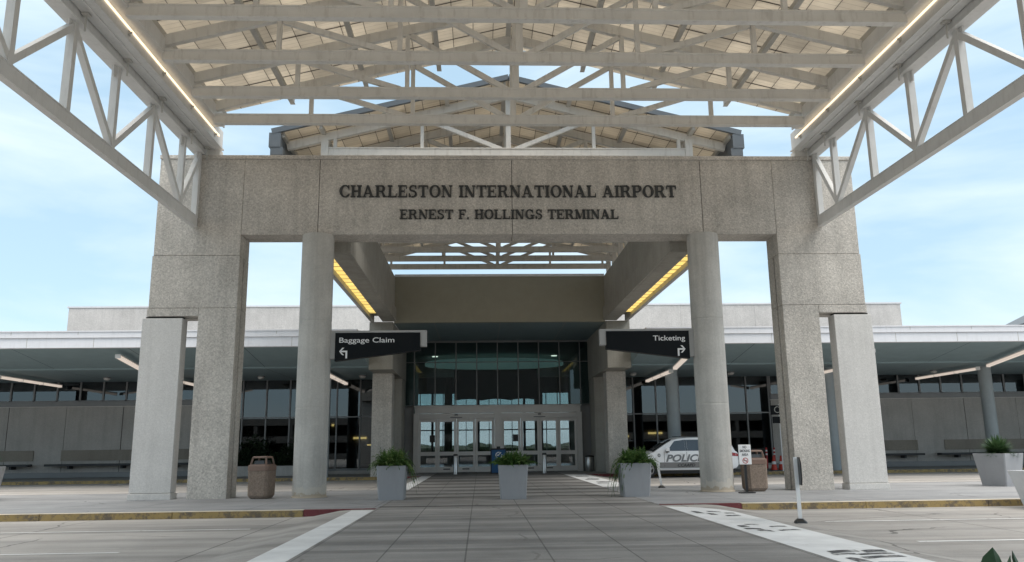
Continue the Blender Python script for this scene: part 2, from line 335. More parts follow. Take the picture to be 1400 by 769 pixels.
def text_mesh(body, offset=0.0, shear=0.0, extrude=0.01):
    cu = bpy.data.curves.new('t', 'FONT'); cu.body = body; cu.size = 1; cu.offset = offset; cu.shear = shear; cu.extrude = extrude; cu.resolution_u = 4
    o = bpy.data.objects.new('t', cu); COL.objects.link(o); bpy.context.view_layer.update()
    me = bpy.data.meshes.new_from_object(o.evaluated_get(bpy.context.evaluated_depsgraph_get())); bpy.data.objects.remove(o)
    return me
def text_obj(name, body, width, height, mat, parent, place, offset=0.0, shear=0.0, depth=0.012):
    """place(u,v,d): u in 0..width, v in 0..height (cap height), d = depth"""
    me = text_mesh(body, offset, shear, 0.01); xs = [v.co.x for v in me.vertices]; x0, x1 = min(xs), max(xs)
    cap = 0.729
    for v in me.vertices:
        u = (v.co.x-x0)/(x1-x0)*width; q = v.co.y/cap*height; d = (v.co.z+0.01)/0.02*depth
        v.co = place(u, q, d)
    me.materials.clear(); me.materials.append(mat)
    o = bpy.data.objects.new(name, me); COL.objects.link(o); o.parent = parent
    return o

# ------------------------------------------------------------------ ground, roads, pavements
FK = 42.8      # far kerb
struct('ground', MB().add([(-1500,-1500,-.4),(1500,-1500,-.4),(1500,1500,-.4),(-1500,1500,-.4)], [(0,1,2,3)]), M_GND)
rd = MB(); xs = [(-120,-.15),(-5.4,-.15),(-5.0,-.135),(-4.4,-.02),(-4.1,0),(4.35,0),(4.65,-.02),(5.3,-.135),(5.7,-.15),(120,-.15)]
for ya, yb in ((-36, 20), (20, FK+.1)):
    rd.add([(x, y, z) for y in (ya, yb) for x, z in xs], [(i, i+1, i+1+len(xs), i+len(xs)) for i in range(len(xs)-1)])
struct('road', rd, M_ROAD)
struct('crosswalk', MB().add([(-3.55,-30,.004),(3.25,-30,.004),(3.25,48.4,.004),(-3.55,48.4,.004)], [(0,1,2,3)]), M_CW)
def sheet(x0, x1, y0, y1, z, nx=1): return MB().add([(x0,y0,z),(x1,y0,z),(x1,y1,z),(x0,y1,z)], [(0,1,2,3)])
KF = 20.0
for sx, xi in ((-1, 3.55), (1, 3.25)):
    a, b = sorted((sx*xi, sx*70))
    m_ = MB(); m_.box(a, b, KF+.16, 29.0, -.3, .008); struct('traffic_island', m_, M_ISL)
    # kerb: top strip, painted front; red next to the crosswalk, yellow beyond
    for (c0, c1, mt, nm) in ((xi+.0, 5.25, M_KRED, 'red_kerb'), (5.25, 70, M_KYEL, 'yellow_kerb')):
        x = c0; k = MB()
        while x < c1-.01:
            xe = min(x+3.05, c1); a2, b2 = sorted((sx*(x+.006), sx*(xe-.006)))
            k.mi = 0; k.box(a2, b2, KF, KF+.16, -.3, .001); k.mi = 1; k.box(a2, b2, KF-.004, KF+.155, .001, .014); x = xe
        struct(nm, k, [mt, M_KTOP if nm == 'yellow_kerb' else mt], bevel=.012)
    m_ = MB(); m_.box(a, b, 28.9, 29.05, -.3, .012); struct('kerb', m_, M_ISL)
wk = MB(); wk.box(-90, 90, FK+.16, 60, -.3, .0); struct('pavement', wk, M_WALK)
for a, b, mt, nm in ((-70, -5.4, M_KYEL, 'yellow_kerb'), (-5.4, -3.55, M_KRED, 'red_kerb'), (3.4, 6.4, M_KRED, 'red_kerb'), (6.4, 70, M_KYEL, 'yellow_kerb')):
    m_ = MB(); m_.box(a+.004, b-.004, FK, FK+.18, -.3, .006); struct(nm, m_, mt)
# white bands along the crosswalk, 4 mm up
for x0, x1, y0, y1 in ((-4.06,-3.55,-10,KF-.35), (-4.06,-3.55,29.1,FK-.1)):
    struct('white_band', sheet(x0, x1, y0, y1, .008), M_BAND)
struct('white_band', MB().add([(3.25,-10,.008),(4.34,-10,.008),(4.34,17.6,.008),(4.2,18.3,.008),(3.95,18.9,.008),(3.32,19.4,.008),(3.25,19.4,.008)], [(0,1,2,3,4,5,6)]), M_BAND)
struct('white_band', MB().add([(3.25,29.1,.008),(4.9,29.1,-.10),(4.5,30,.005),(4.34,31,.008),(4.34,FK-.1,.008),(3.25,FK-.1,.008)], [(0,1,2,3,4,5)]), M_BAND)
# worn black stencil marks on the right band
st = MB()
rj = random.Random(21)
def bar(x0, x1, y0, y1, z=.012):
    n = 5; k = rj.uniform(-.12, .12); j = lambda: rj.uniform(-.014, .014); pts = []
    for i in range(n+1): pts.append((x0+(x1-x0)*i/n+j(), y0+k*i/n+.05*math.sin(math.pi*i/n)+j()))
    for i in range(n, -1, -1): pts.append((x0+(x1-x0)*i/n+j(), y1+k*i/n+.05*math.sin(math.pi*i/n)+j()))
    st.add([(u, v, z) for u, v in pts], [(i, i+1, 2*n-i, 2*n+1-i) for i in range(n)])
for oy, rows in ((9.6, [(3.45,3.62,.2,.75),(3.68,4.05,.15,.35),(3.5,3.9,1.2,1.4),(3.68,4.22,.62,.80),(3.75,4.22,.95,1.08),(3.45,3.75,1.0,1.15),(3.95,4.25,1.2,1.42)]),
                 (13.4, [(3.4,3.66,.55,.75),(3.5,3.72,.2,.42),(3.42,3.58,.9,1.2),(3.62,3.86,1.28,1.42),(3.92,4.22,.82,.98),(3.85,4.2,.2,.34)]),
                 (16.4, [(3.45,3.6,.9,1.5),(3.62,3.75,.5,.9),(3.78,4.0,1.2,1.45),(4.0,4.2,.7,.9),(3.85,4.15,.1,.3)]),
                 (31.5, [(3.45,3.9,.2,.8),(3.6,4.2,1.4,2.0)]), (35.0, [(3.45,4.0,.2,.9),(3.7,4.2,1.6,2.3)]), (39.0, [(3.5,4.1,.2,1.0)])):
    for x0, x1, a, b in rows: bar(x0, x1, oy+a, oy+b)
struct('stencil_marking', st, M_STENC)
# lane lines
def line(x0, x1, y, wd=.11): struct('lane_line', sheet(x0, x1, y-wd/2, y+wd/2, -.145), M_LINE)
line(-90, -5.7, 17.15); line(5.9, 90, 16.75); line(5.9, 90, 13.2, .13); line(-16.5, -6.75, 13.55)
for k in range(5): line(-28-k*9.5, -22.5-k*9.5, 13.55)
line(-60, -6.3, 33.2, .14); line(6.3, 60, 33.2, .14); line(-60, -6.3, 41.0, .13); line(14, 60, 40.6, .13)
for k in range(6):
    line(-13-k*9, -9.5-k*9, 37.2, .13); line(10+k*9, 13.5+k*9, 37.2, .13)

# ------------------------------------------------------------------ entrance portal
portal = thing('entrance_portal', 'grey exposed aggregate portal with dark raised lettering over round columns', 'entrance portal', (0, 25.1, 0))
def PB(mb, x0, x1, y0, y1, z0, z1): return mb.box(x0, x1, y0-25.1, y1-25.1, z0, z1)
hd = MB(); xj = [-11.28, -8.6, -6.2, 0, 6.2, 8.6, 11.28]
for a, b in zip(xj[:-1], xj[1:]):
    ea = .003 if abs(a) > 8 else .008; eb_ = .003 if abs(b) > 8 else .008; PB(hd, a+(ea if a > -11 else 0), b-(eb_ if b < 11 else 0), 25.1, 26.1, 8.1 if abs(a+b)/2 < 8.6 else 7.43, 10.62)
PB(hd, -11.3, 11.3, 25.06, 26.14, 10.62, 10.75)
hd.mi = 1; PB(hd, -11.2, 11.2, 25.13, 26.07, 8.13, 10.6)
hd.build('header', [M_AGG, M_DARK], portal, bevel=.015)
for sx in (-1, 1):
    pw = MB()
    def sp(x0, x1, z0, z1, y0=25.1, y1=26.1, mb=pw):
        a, b = sorted((sx*x0, sx*x1)); PB(mb, a, b, y0, y1, z0, z1)
    for y0, y1 in ((25.1, 25.52), (25.62, 26.1)):
        sp(8.6, 11.31, 5.757, 7.422, y0, y1); sp(9.772, 11.34, 5.5, 5.75, y0, y1); sp(8.6, 9.77, 0, 5.75, y0, y1)
    pw.mi = 1; sp(8.75, 11.25, 5.52, 7.44, 25.14, 26.06); sp(8.72, 9.70, 0, 5.5, 25.5, 25.64)
    pw.build('pier', [M_AGG, M_DARK], portal, bevel=.015)
    op = MB()
    sp(10.24, 11.46, .2, 5.44, 25.1, 25.56, op); sp(10.22, 11.48, 0, .19, 25.06, 25.60, op)
    op.mi = 1; sp(10.3, 11.4, 5.44, 5.5, 25.2, 25.5, op); sp(10.28, 11.42, .18, .21, 25.13, 25.53, op)
    op.build('pale_pier', [M_PIER, M_DARK], portal, bevel=.02)
    cl = MB().lathe([(.535, 0), (.535, .03), (.5, .05), (.5, .10), (.5, 2.60), (.5, 2.64), (.494, 2.65), (.494, 2.66), (.5, 2.67), (.5, 2.71), (.5, 5.26), (.5, 5.30), (.494, 5.31), (.494, 5.32), (.5, 5.33), (.5, 5.37), (.5, 7.9), (.5, 7.98), (.49, 8.1)], 48, (sx*6.2, .2, 0)); cl.build('column', M_COLC, portal, smooth=True)

# serif capitals built from strokes: unit cap height
def ell(cx, cy, rx, ry, a0, a1, n): return [(cx+rx*math.cos(R(a0+(a1-a0)*i/n)), cy+ry*math.sin(R(a0+(a1-a0)*i/n))) for i in range(n+1)]
def ring(cx, cy, rx, ry, tx, ty, a0, a1, n=18):
    o = ell(cx, cy, rx, ry, a0, a1, n); i_ = ell(cx, cy, rx-tx, ry-ty, a0, a1, n)
    return [[o[k], o[k+1], i_[k+1], i_[k]] for k in range(n)]
def rect(x0, y0, x1, y1): return [(x0,y0),(x1,y0),(x1,y1),(x0,y1)]
S_, T_ = .07, .21
def stem(x, t=T_, ov=.09, top=True, bot=True):
    r = [rect(x, 0, x+t, 1)]
    if bot: r.append([(x-ov,0),(x+t+ov,0),(x+t+ov,S_),(x+t,S_+.05),(x,S_+.05),(x-ov,S_)])
    if top: r.append([(x-ov,1),(x-ov,1-S_),(x,1-S_-.05),(x+t,1-S_-.05),(x+t+ov,1-S_),(x+t+ov,1)])
    return r
def glyph(c):
    if c == 'I': return stem(.1), .41
    if c == 'H': return stem(.1)+stem(.62)+[rect(.3,.46,.63,.56)], .93
    if c == 'L': return stem(.1)+[rect(.3,0,.72,.09),[(.66,0),(.75,0),(.75,.32),(.70,.32)]], .8
    if c == 'E': return stem(.1)+[rect(.3,0,.74,.09),[(.68,0),(.77,0),(.77,.30),(.72,.30)],rect(.3,.91,.72,1),[(.72,1),(.74,1),(.74,.72),(.69,.72),(.66,.91)],rect(.3,.465,.55,.55),rect(.53,.36,.58,.66)], .83
    if c == 'F': return stem(.1)+[rect(.3,.91,.72,1),[(.72,1),(.74,1),(.74,.70),(.69,.70),(.66,.91)],rect(.3,.465,.54,.55),rect(.52,.36,.57,.66)], .79
    if c == 'T': return stem(.32,top=False)+[rect(.03,.91,.82,1),[(.03,1),(.03,.68),(.08,.68),(.12,.91)],[(.82,1),(.82,.68),(.77,.68),(.73,.91)]], .85
    if c == 'N': return stem(.12,.08,.1)+stem(.74,.08,.1,bot=False)+[[(.06,1),(.30,1),(.82,0),(.62,0)]], .96
    if c == 'M': return stem(.12,.08,.1)+stem(.84,.2,.08)+[[(.08,1),(.30,1),(.60,.12),(.50,0),(.46,0)],[(.84,1),(.90,1),(.56,.0),(.50,.0)]], 1.14
    if c == 'A': return [[(.36,1),(.50,1),(.20,0),(.11,0)],[(.36,1),(.54,1),(.90,0),(.66,0)],rect(.24,.27,.72,.35),rect(.01,0,.32,S_),rect(.55,0,1.0,S_)], 1.01
    if c == 'P': return stem(.1)+[rect(.3,.91,.52,1),rect(.3,.42,.52,.51)]+ring(.50,.71,.30,.29,.2,.09,-90,90), .83
    if c == 'R': return stem(.1)+[rect(.3,.91,.52,1),rect(.3,.45,.54,.54)]+ring(.50,.725,.30,.275,.2,.09,-90,90)+[[(.46,.49),(.66,.47),(.86,.05),(.64,.05)],rect(.63,0,.97,.075)], .97
    if c == 'O': return ring(.5,.5,.46,.52,.21,.08,0,360,36), .98
    if c == 'C': return ring(.5,.5,.46,.52,.22,.08,42,318,28)+[[(.76,1),(.82,1),(.82,.66),(.77,.66),(.70,.86)],[(.86,.28),(.80,.30),(.66,.06),(.78,.10)]], .9
    if c == 'G': return ring(.5,.5,.46,.52,.22,.08,42,318,28)+[[(.76,1),(.82,1),(.82,.66),(.77,.66),(.70,.86)],rect(.68,.02,.88,.42),rect(.58,.37,.98,.44)], 1.0
    if c == 'S':
        return ring(.39,.745,.31,.275,.16,.075,60,250,16)+ring(.39,.265,.33,.285,.17,.08,-110,72,16)+[[(.24,.62),(.36,.47),(.60,.40),(.56,.54),(.34,.60)],[(.60,1),(.65,1),(.65,.69),(.60,.69),(.53,.90)],[(.06,0),(.12,0),(.24,.09),(.12,.33),(.06,.33)]], .78
    if c == '.': return [rect(.06,0,.24,.18)], .3
    return [], .42
def serif_line(text, x0, x1, zb, cap, name):
    adv = 0; words = [[]]
    for c in text:
        p, wd = glyph(c)
        if c in ' .': words.append([])
        if c != ' ': words[-1].append((adv, p))
        if c == '.': words.append([])
        adv += wd+.03
    kx = (x1-x0)/(adv-.03); d0 = .05
    for gl in words:
        if not gl: continue
        mb = MB()
        for a, polys in gl:
            for i, pl in enumerate(polys):
                mb.prism([(u+a, v) for u, v in pl], lambda u, v, d: (x0+u*kx, -.001-d, zb+v*cap), d0+.0013*(i % 23))
        mb.build(name, M_LETTER, portal)
serif_line('CHARLESTON INTERNATIONAL AIRPORT', -5.56, 5.38, 9.33, .40, 'lettering')
serif_line('ERNEST F. HOLLINGS TERMINAL', -3.61, 3.45, 8.60, .315, 'lettering')

# ------------------------------------------------------------------ roof trusses shared by both canopies
RZ, SL = 14.34, .253
rz = lambda x: RZ - SL*abs(x)
def roof_truss(parent, y, half, eave, ends=None, zb=11.15, oy=0, mat=None):
    m_ = MB(); y -= oy; mat = mat or M_STEEL
    m_.box(-half, half, y-.10, y+.10, zb, zb+.04); m_.box(-half, half, y-.10, y+.10, zb+.26, zb+.30); m_.box(-half, half, y-.075, y+.075, zb+.04, zb+.26)
    for s in (-1, 1):
        m_.beam((s*eave, y, rz(eave)-.33), (s*.02, y, rz(0)-.33), .16, .28)
        for xx in (3.1, 6.2):
            if xx < half: m_.box(s*xx-.06, s*xx+.06, y-.06, y+.06, zb+.3, rz(xx)-.36)
        m_.beam((s*.25, y, zb+.27), (s*3.02, y, rz(3.1)-.48), .11, .15); m_.beam((s*3.3, y, zb+.27), (s*6.1, y, rz(6.2)-.48), .11, .15) if half > 7 else None
        if ends: m_.box(s*half-.13, s*half+.13, y-.13, y+.13, ends, rz(half)-.36)
    m_.box(-.09, .09, y-.09, y+.09, zb+.3, rz(0)-.4)
    return m_.build('roof_truss', mat, parent)
def roof_slope(parent, s, half, y0, y1, oy, px, mat=None):
    m_ = MB(); a = (s*.0, rz(0)); b = (s*half, rz(half))
    m_.add([(a[0],y0-oy,a[1]),(b[0],y0-oy,b[1]),(b[0],y1-oy,b[1]),(a[0],y1-oy,a[1]),(a[0],y0-oy,a[1]+.06),(b[0],y0-oy,b[1]+.06),(b[0],y1-oy,b[1]+.06),(a[0],y1-oy,a[1]+.06)],
           [(0,3,2,1),(4,5,6,7),(0,1,5,4),(1,2,6,5),(2,3,7,6),(3,0,4,7)])
    r = m_.build('roof_slope', mat or M_DECK, parent)
    for x in px:
        pu = MB(); z = rz(x)-.03; pu.box(s*x-.045, s*x+.045, y0-oy+.06, y1-oy+.08, z-.19, z-.02); pu.box(s*x-.075, s*x+.075, y0-oy+.06, y1-oy+.06, z-.21, z-.19)
        pu.build('purlin', M_PURL, r)
    return r
# ------------------------------------------------------------------ front canopy
OY = 25.0
can = thing('entrance_canopy', 'large white steel truss canopy with cream gabled roof reaching forward over the crosswalk', 'canopy', (0, OY, 0))
TY = [23.47, 21.55] + [19.4 - 2.15*k for k in range(9)]
for y in TY: roof_truss(can, y, 9.1, 9.2, oy=OY)
for s in (-1, 1):
    roof_slope(can, s, 9.42, 1.5, 24.6, OY, (.14, 2.35, 4.7, 7.05, 9.15))
    eb = MB(); X = lambda a, b: sorted((s*a, s*b))
    a, b = X(9.42, 9.9); eb.box(a, b, 1.5-OY, .30, 11.03, 11.62)
    a, b = X(9.37, 9.87); eb.box(a, b, 1.5-OY, .32, 10.985, 11.03)
    a, b = X(9.87, 10.23); eb.box(a, b, 1.5-OY, .34, 10.76, 10.80)
    a, b = X(9.90, 10.20); eb.box(a, b, 1.5-OY, .32, 10.80, 11.24)
    a, b = X(9.58, 9.64); eb.box(a, b, 1.5-OY, .28, 10.955, 10.985)
    a, b = X(9.1, 9.42); eb.box(a, b, 1.5-OY, -.7, 11.40, 11.72)
    a, b = X(9.06, 9.1); eb.box(a, b, 1.5-OY, -.7, 11.36, 11.76)
    eb.mi = 1; a, b = X(9.45, 9.85); eb.box(a, b, .16, .5, 10.75, 10.985)
    e = eb.build('eave_beam', [M_STEELB, M_STEEL], can)
    a, b = X(9.375, 9.415); MB().box(a, b, 1.5-OY, -.15, 11.30, 11.335).build('light_strip', M_LED, e)
    tr = MB(); xx = s*10.05
    tr.box(xx-.085, xx+.085, 1.5-OY, .08, 8.33, 8.36); tr.box(xx-.072, xx+.072, 1.5-OY, .06, 8.36, 8.65); tr.box(xx-.085, xx+.085, 1.5-OY, .08, 8.65, 8.68)
    N_ = [24.98-OY, 23.6-OY, 21.25-OY] + [19.0-2.2*k-OY for k in range(8)]
    tr.box(xx-.085, xx+.085, N_[0]-.12, N_[0]+.06, 8.68, 10.76)
    for k in range(1, len(N_)):
        tr.box(xx-.085, xx+.085, N_[k]-.08, N_[k]+.08, 8.68, 10.76)
        a_, b_ = (k-1, k) if k % 2 == 1 else (k, k-1)      # top node, bottom node
        tr.beam((xx, N_[a_], 10.68), (xx, N_[b_], 8.72), .14, .15)
    t_ = tr.build('side_truss', M_STEELB, can)
    for k in range(len(N_)):
        br = MB(); br.box(xx-.02, xx+.02, N_[k]-.2, N_[k]+.2, 10.48, 10.755); br.build('gusset', M_STEELB, t_); br = MB(); br.box(xx-s*.26-.08, xx-s*.26+.08, N_[k]-.08, N_[k]+.08, 10.93, 10.98); br.box(xx-s*.26-.015, xx-s*.26+.015, N_[k]-.015, N_[k]+.015, 10.55, 10.94)
        br.build('hanger', M_PURL, t_)
    for k in range(11):
        br = MB(); yb = N_[0]-.5-k*2.13; a, b = X(9.34, 9.44); br.box(a, b, yb-.02, yb+.02, 11.20, 11.245); a, b = X(9.40, 9.44); br.box(a, b, yb-.05, yb+.05, 11.15, 11.28); br.build('bracket', M_PURL, e)

# ------------------------------------------------------------------ rear canopy between portal and terminal
OY2 = 36.0
can2 = thing('passage_canopy', 'gabled canopy with slate edge trim behind the lettered header, above yellow girder lights', 'canopy', (0, OY2, 0))
for k in range(10): roof_truss(can2, 27.6+2.08*k, 6.55, 7.9, ends=10.1, zb=11.66, oy=OY2)
for s in (-1, 1):
    X = lambda a, b: sorted((s*a, s*b))
    roof_slope(can2, s, 8.2, 26.85, 47.2, OY2, (.14, 2.2, 4.4, 6.6, 7.9), M_DECK2)
    for yy in (26.79, 47.26): tm = MB(); tm.beam((s*8.25, yy-OY2, rz(8.25)+.0), (0, yy-OY2, rz(0)+.0), .12, .19); tm.build('rake_trim', M_SLATE, can2)
    gt = MB(); a, b = X(7.93, 8.33); gt.box(a, b, 26.74-OY2, 46.6-OY2, 11.68, 12.2); a, b = X(7.85, 8.27); gt.box(a, b, 26.76-OY2, 46.6-OY2, 11.4, 11.68); gt.build('gutter', M_SLATE, can2)
    gr = MB(); a, b = X(5.4, 6.0); gr.box(a, b, 26.1-OY2, 41.0-OY2, 7.75, 10.08); a, b = X(6.0, 6.62); gr.box(a, b, 26.1-OY2, 41.0-OY2, 8.05, 10.08)
    a, b = X(5.3, 5.4); gr.box(a, b, 26.1-OY2, 41.0-OY2, 7.75, 8.45)
    gr.mi = 1; a, b = X(6.42, 6.6); gr.box(a, b, 26.1-OY2, 41.0-OY2, 7.72, 8.05)
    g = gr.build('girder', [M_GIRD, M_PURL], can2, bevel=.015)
    a, b = X(6.04, 6.40); MB().box(a, b, 26.15-OY2, 39.2-OY2, 7.90, 8.04).build('light_strip', M_YEL, g)

# ------------------------------------------------------------------ terminal building
WY = 48.5
ter = thing('terminal_building', 'low airport terminal with white roof fascia, concrete panel walls and glazed entrance', 'terminal', (0, WY, 0))
def TB(mb, x0, x1, y0, y1, z0, z1): return mb.box(x0, x1, y0-WY, y1-WY, z0, z1)
for s in (-1, 1):
    X = lambda a, b: sorted((s*a, s*b))
    fa = MB(); a, b = X(6.66, 60)
    TB(fa, a, b, 37.0, 37.3, 6.03, 6.46); TB(fa, a, b, 36.94, 37.3, 6.475, 6.74); TB(fa, a, b, 36.9, 37.4, 6.74, 6.79)
    fa.mi = 1; TB(fa, a, b, 37.03, 37.3, 6.45, 6.49)
    for k in range(1, 18):
        x = 6.66+k*2.95; a2, b2 = X(x-.012, x+.012); TB(fa, a2, b2, 36.995, 37.2, 6.04, 6.45)
        x += .7; a2, b2 = X(x-.012, x+.012); TB(fa, a2, b2, 36.935, 37.2, 6.6, 6.74)
    fa.build('fascia', [M_FASC, M_PURL], ter)
    so_ = MB(); a, b = X(6.66, 60)
    y = [37.3-WY, 41.2-WY, 41.3-WY, .2]; z = [6.05, 5.52, 5.45, 5.45]
    so_.add([(a if k == 0 else b, y[i], z[i]) for i in range(4) for k in (0, 1)] + [(a, y[3], 6.75), (b, y[3], 6.75), (a, y[0], 6.75), (b, y[0], 6.75)],
            [(0,1,3,2),(2,3,5,4),(4,5,7,6),(6,7,9,8),(8,9,11,10),(10,11,1,0),(0,2,4,6,8,10),(1,3,5,7,9,11)])
    so_.mi = 1
    for k in range(1, 9):
        x = 6.66+k*5.2; a2, b2 = X(x-.012, x+.012)
        so_.add([(a2,y[0],z[0]-.004),(b2,y[0],z[0]-.004),(b2,y[1],z[1]-.004),(a2,y[1],z[1]-.004)], [(0,1,2,3)]); so_.add([(a2,y[2],z[2]-.004),(b2,y[2],z[2]-.004),(b2,0,z[2]-.004),(a2,0,z[2]-.004)], [(0,1,2,3)])
    so_.build('soffit', [M_SOFF, M_DARK], ter)
    for xc in (9.3, 17.9, 26.7, 35.5): 
        MB().lathe([(.33, 0), (.33, 5.5)], 32, (s*xc, 43.6-WY, 0)).build('round_column', M_COLB, ter, smooth=True)
    # concrete panel wall beyond the glass, with clerestory strip above
    pw = MB(); jx = [16.4, 18.6, 21.8, 25.05, 28.3, 31.55, 34.8, 38.05, 41.3, 50, 60]
    for i in range(len(jx)-1):
        wd = .045 if i % 2 == 0 else .012
        a, b = X(jx[i]+wd/2, jx[i+1]-.012); TB(pw, a, b, WY, WY+.3, .3, 4.05)
    pw.mi = 1; a, b = X(16.4, 60); TB(pw, a, b, WY+.04, WY+.28, .25, 4.03)
    pw.mi = 2; TB(pw, a, b, WY-.06, WY+.3, 4.05, 4.32); TB(pw, a, b, WY+.02, WY+.3, .0, .3)
    pw.mi = 3; TB(pw, a, b, WY-.02, WY+.3, 4.0, 4.055)
    pw.build('panel_wall', [M_WALL, M_DARK, M_MULL, M_PIER], ter, bevel=.008)
    cw_ = MB(); x = 16.4
    while x < 60:
        a, b = X(x, x+.09); TB(cw_, a, b, WY, WY+.14, 4.32, 5.46); x += 1.32
    a, b = X(16.4, 60); TB(cw_, a, b, WY+.0, WY+.15, 4.32, 4.38)
    c_ = cw_.build('clerestory_window', M_MULL, ter); p_ = MB(); TB(p_, a, b, WY+.07, WY+.08, 4.38, 5.46); p_.build('glass_pane', M_GLASS, c_)
    # full-height curtain wall
    gw = MB(); x = 6.7; a, b = X(6.62, 16.4)
    while x < 16.41:
        a2, b2 = X(x, x+.075); TB(gw, a2, b2, WY-.02, WY+.16, .28, 5.46); x += 1.37
    TB(gw, a, b, WY, WY+.15, .2, .32); TB(gw, a, b, WY+.02, WY+.13, 3.24, 3.31)
    gw.mi = 1; TB(gw, a, b, WY-.05, WY+.2, 0, .2)
    q_ = gw.build('curtain_wall', [M_MULL, M_WALL], ter); p_ = MB(); TB(p_, a, b, WY+.07, WY+.08, .3, 5.46); p_.build('glass_pane', M_GLASS, q_)
    # entrance pier, beam and side wall of the recess
    pr = MB(); a, b = X(5.68, 6.72); TB(pr, a, b, 43.1, 44.2, 0, 5.32); pr.build('pier', M_AGG, ter, bevel=.015)
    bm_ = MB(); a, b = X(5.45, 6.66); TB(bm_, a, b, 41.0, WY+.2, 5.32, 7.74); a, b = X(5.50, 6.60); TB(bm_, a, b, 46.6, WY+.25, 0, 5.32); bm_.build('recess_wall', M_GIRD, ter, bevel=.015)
    wl = MB()
    for k in range(3): a, b = X(5.41, 5.45); TB(wl, a, b, 41.6+k*.55, 42.08+k*.55, 6.75, 7.3)
    wl.build('wall_lamp', M_LAMPW, ter)
    # rooms behind the glass
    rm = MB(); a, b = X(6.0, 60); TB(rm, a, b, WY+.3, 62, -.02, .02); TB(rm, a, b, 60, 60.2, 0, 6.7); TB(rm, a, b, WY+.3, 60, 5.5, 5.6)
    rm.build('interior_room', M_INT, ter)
ro = MB(); TB(ro, -60, 60, 37.4, 61.9, 6.62, 6.72)
for x0, x1 in ((-60,-6.7),(6.7,60)): pass
ro = MB(); TB(ro, -60, -6.7, 37.4, 62, 6.755, 6.775); TB(ro, 6.7, 60, 37.4, 62, 6.755, 6.775); TB(ro, -6.7, 6.7, 41.3, 62, 10.0, 10.06); ro.build('roof', M_GAR, ter)
ew = MB(); TB(ew, -5.42, 5.42, 41.0, 41.25, 7.74, 10.08); ew.mi = 1; TB(ew, -5.42, 5.42, 40.92, 41.3, 10.08, 10.2); ew.mi = 0; TB(ew, -5.42, 5.42, 40.97, 41.25, 7.70, 7.86)
ew.build('end_wall', [M_OLIVE, M_FASC], ter)
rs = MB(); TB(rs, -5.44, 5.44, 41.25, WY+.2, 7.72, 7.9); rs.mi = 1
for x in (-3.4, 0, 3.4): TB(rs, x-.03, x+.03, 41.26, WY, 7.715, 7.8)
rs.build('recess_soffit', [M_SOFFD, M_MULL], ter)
pa = MB()
for i in range(11):
    a = -32.3+i*64.6/11; TB(pa, a+.01, a+64.6/11-.01, 62, 62.6, 6.7, 12.2)
pa.mi = 1; TB(pa, -32.4, 32.4, 61.95, 62.7, 12.2, 12.32); TB(pa, -32.2, 32.2, 62.03, 62.5, 6.8, 12.1)
pa.build('parapet', [M_PARA, M_FASC], ter)
# glazed screen above the doors
gs = MB()
for k in range(9): x = -4.96+k*1.24; TB(gs, x-.03, x+.03, WY, WY+.14, 3.86, 7.72)
TB(gs, -5.45, 5.45, WY, WY+.14, 7.62, 7.72); TB(gs, -5.45, 5.45, WY+.02, WY+.1, 6.42, 6.46); TB(gs, -5.45, 5.45, WY, WY+.14, 3.80, 3.90)
gs_ = gs.build('glazed_screen', M_MULL, ter); p_ = MB(); TB(p_, -5.45, 5.45, WY+.07, WY+.08, 3.88, 7.65); p_.build('glass_pane', M_FGLASS, gs_)
# entrance doors
df = MB()
TB(df, -4.88, 4.88, WY-.25, WY+.1, 3.42, 3.80); TB(df, -4.95, 4.95, WY-.3, WY+.1, 3.80, 3.86); TB(df, -4.85, 4.85, WY-.22, WY+.1, 3.10, 3.40)
for x0, x1 in ((-4.95,-4.66), (-.22,.22), (4.66,4.95)): TB(df, x0, x1, WY-.28, WY+.1, 0, 3.42)
df.mi = 1
for x in (-2.45, 2.45): TB(df, x-.09, x+.09, WY-.30, WY-.22, 3.27, 3.37); TB(df, x-.35, x+.35, WY-.26, WY-.22, 3.14, 3.19)
for x0, x1 in ((-5.5,-4.95), (4.95,5.5)): TB(df, x0, x1, WY, WY+.1, 0, 3.86)
d_ = df.build('door_frame', [M_ALU, M_MULL], ter, bevel=.006)
for s in (-1, 1):
    for k in range(4):
        x0 = (-4.66 if s < 0 else .22)+k*1.11; x1 = x0+1.10; yo = -.06 if k in (0, 3) else -.13
        dm = MB(); y0, y1 = WY+yo-.03, WY+yo+.03
        TB(dm, x0, x0+.13, y0, y1, .03, 3.1); TB(dm, x1-.13, x1, y0, y1, .03, 3.1); TB(dm, x0+.13, x1-.13, y0, y1, 2.92, 3.1); TB(dm, x0+.13, x1-.13, y0, y1, .98, 1.2); TB(dm, x0+.13, x1-.13, y0, y1, .03, .33)
        dd = dm.build('sliding_door', M_ALU, ter, bevel=.004)
        gp = MB(); TB(gp, x0+.12, x1-.12, WY+yo-.005, WY+yo+.005, 1.19, 2.93); TB(gp, x0+.12, x1-.12, WY+yo-.005, WY+yo+.005, .32, .99); gp.build('glass_pane', M_DGLASS, dd)
        if k in (1, 2):
            hh = MB(); TB(hh, x0+.35, x1-.35, y0-.012, y0-.002, .18, .24); hh.build('handle', M_BLACK, dd)
        if (s, k) in ((-1, 0), (1, 0)):
            nt_ = MB(); TB(nt_, x1-.45, x1-.14, y0-.012, y0-.002, 1.75, 2.15); nt_.build('notice', M_BLACK, dd)
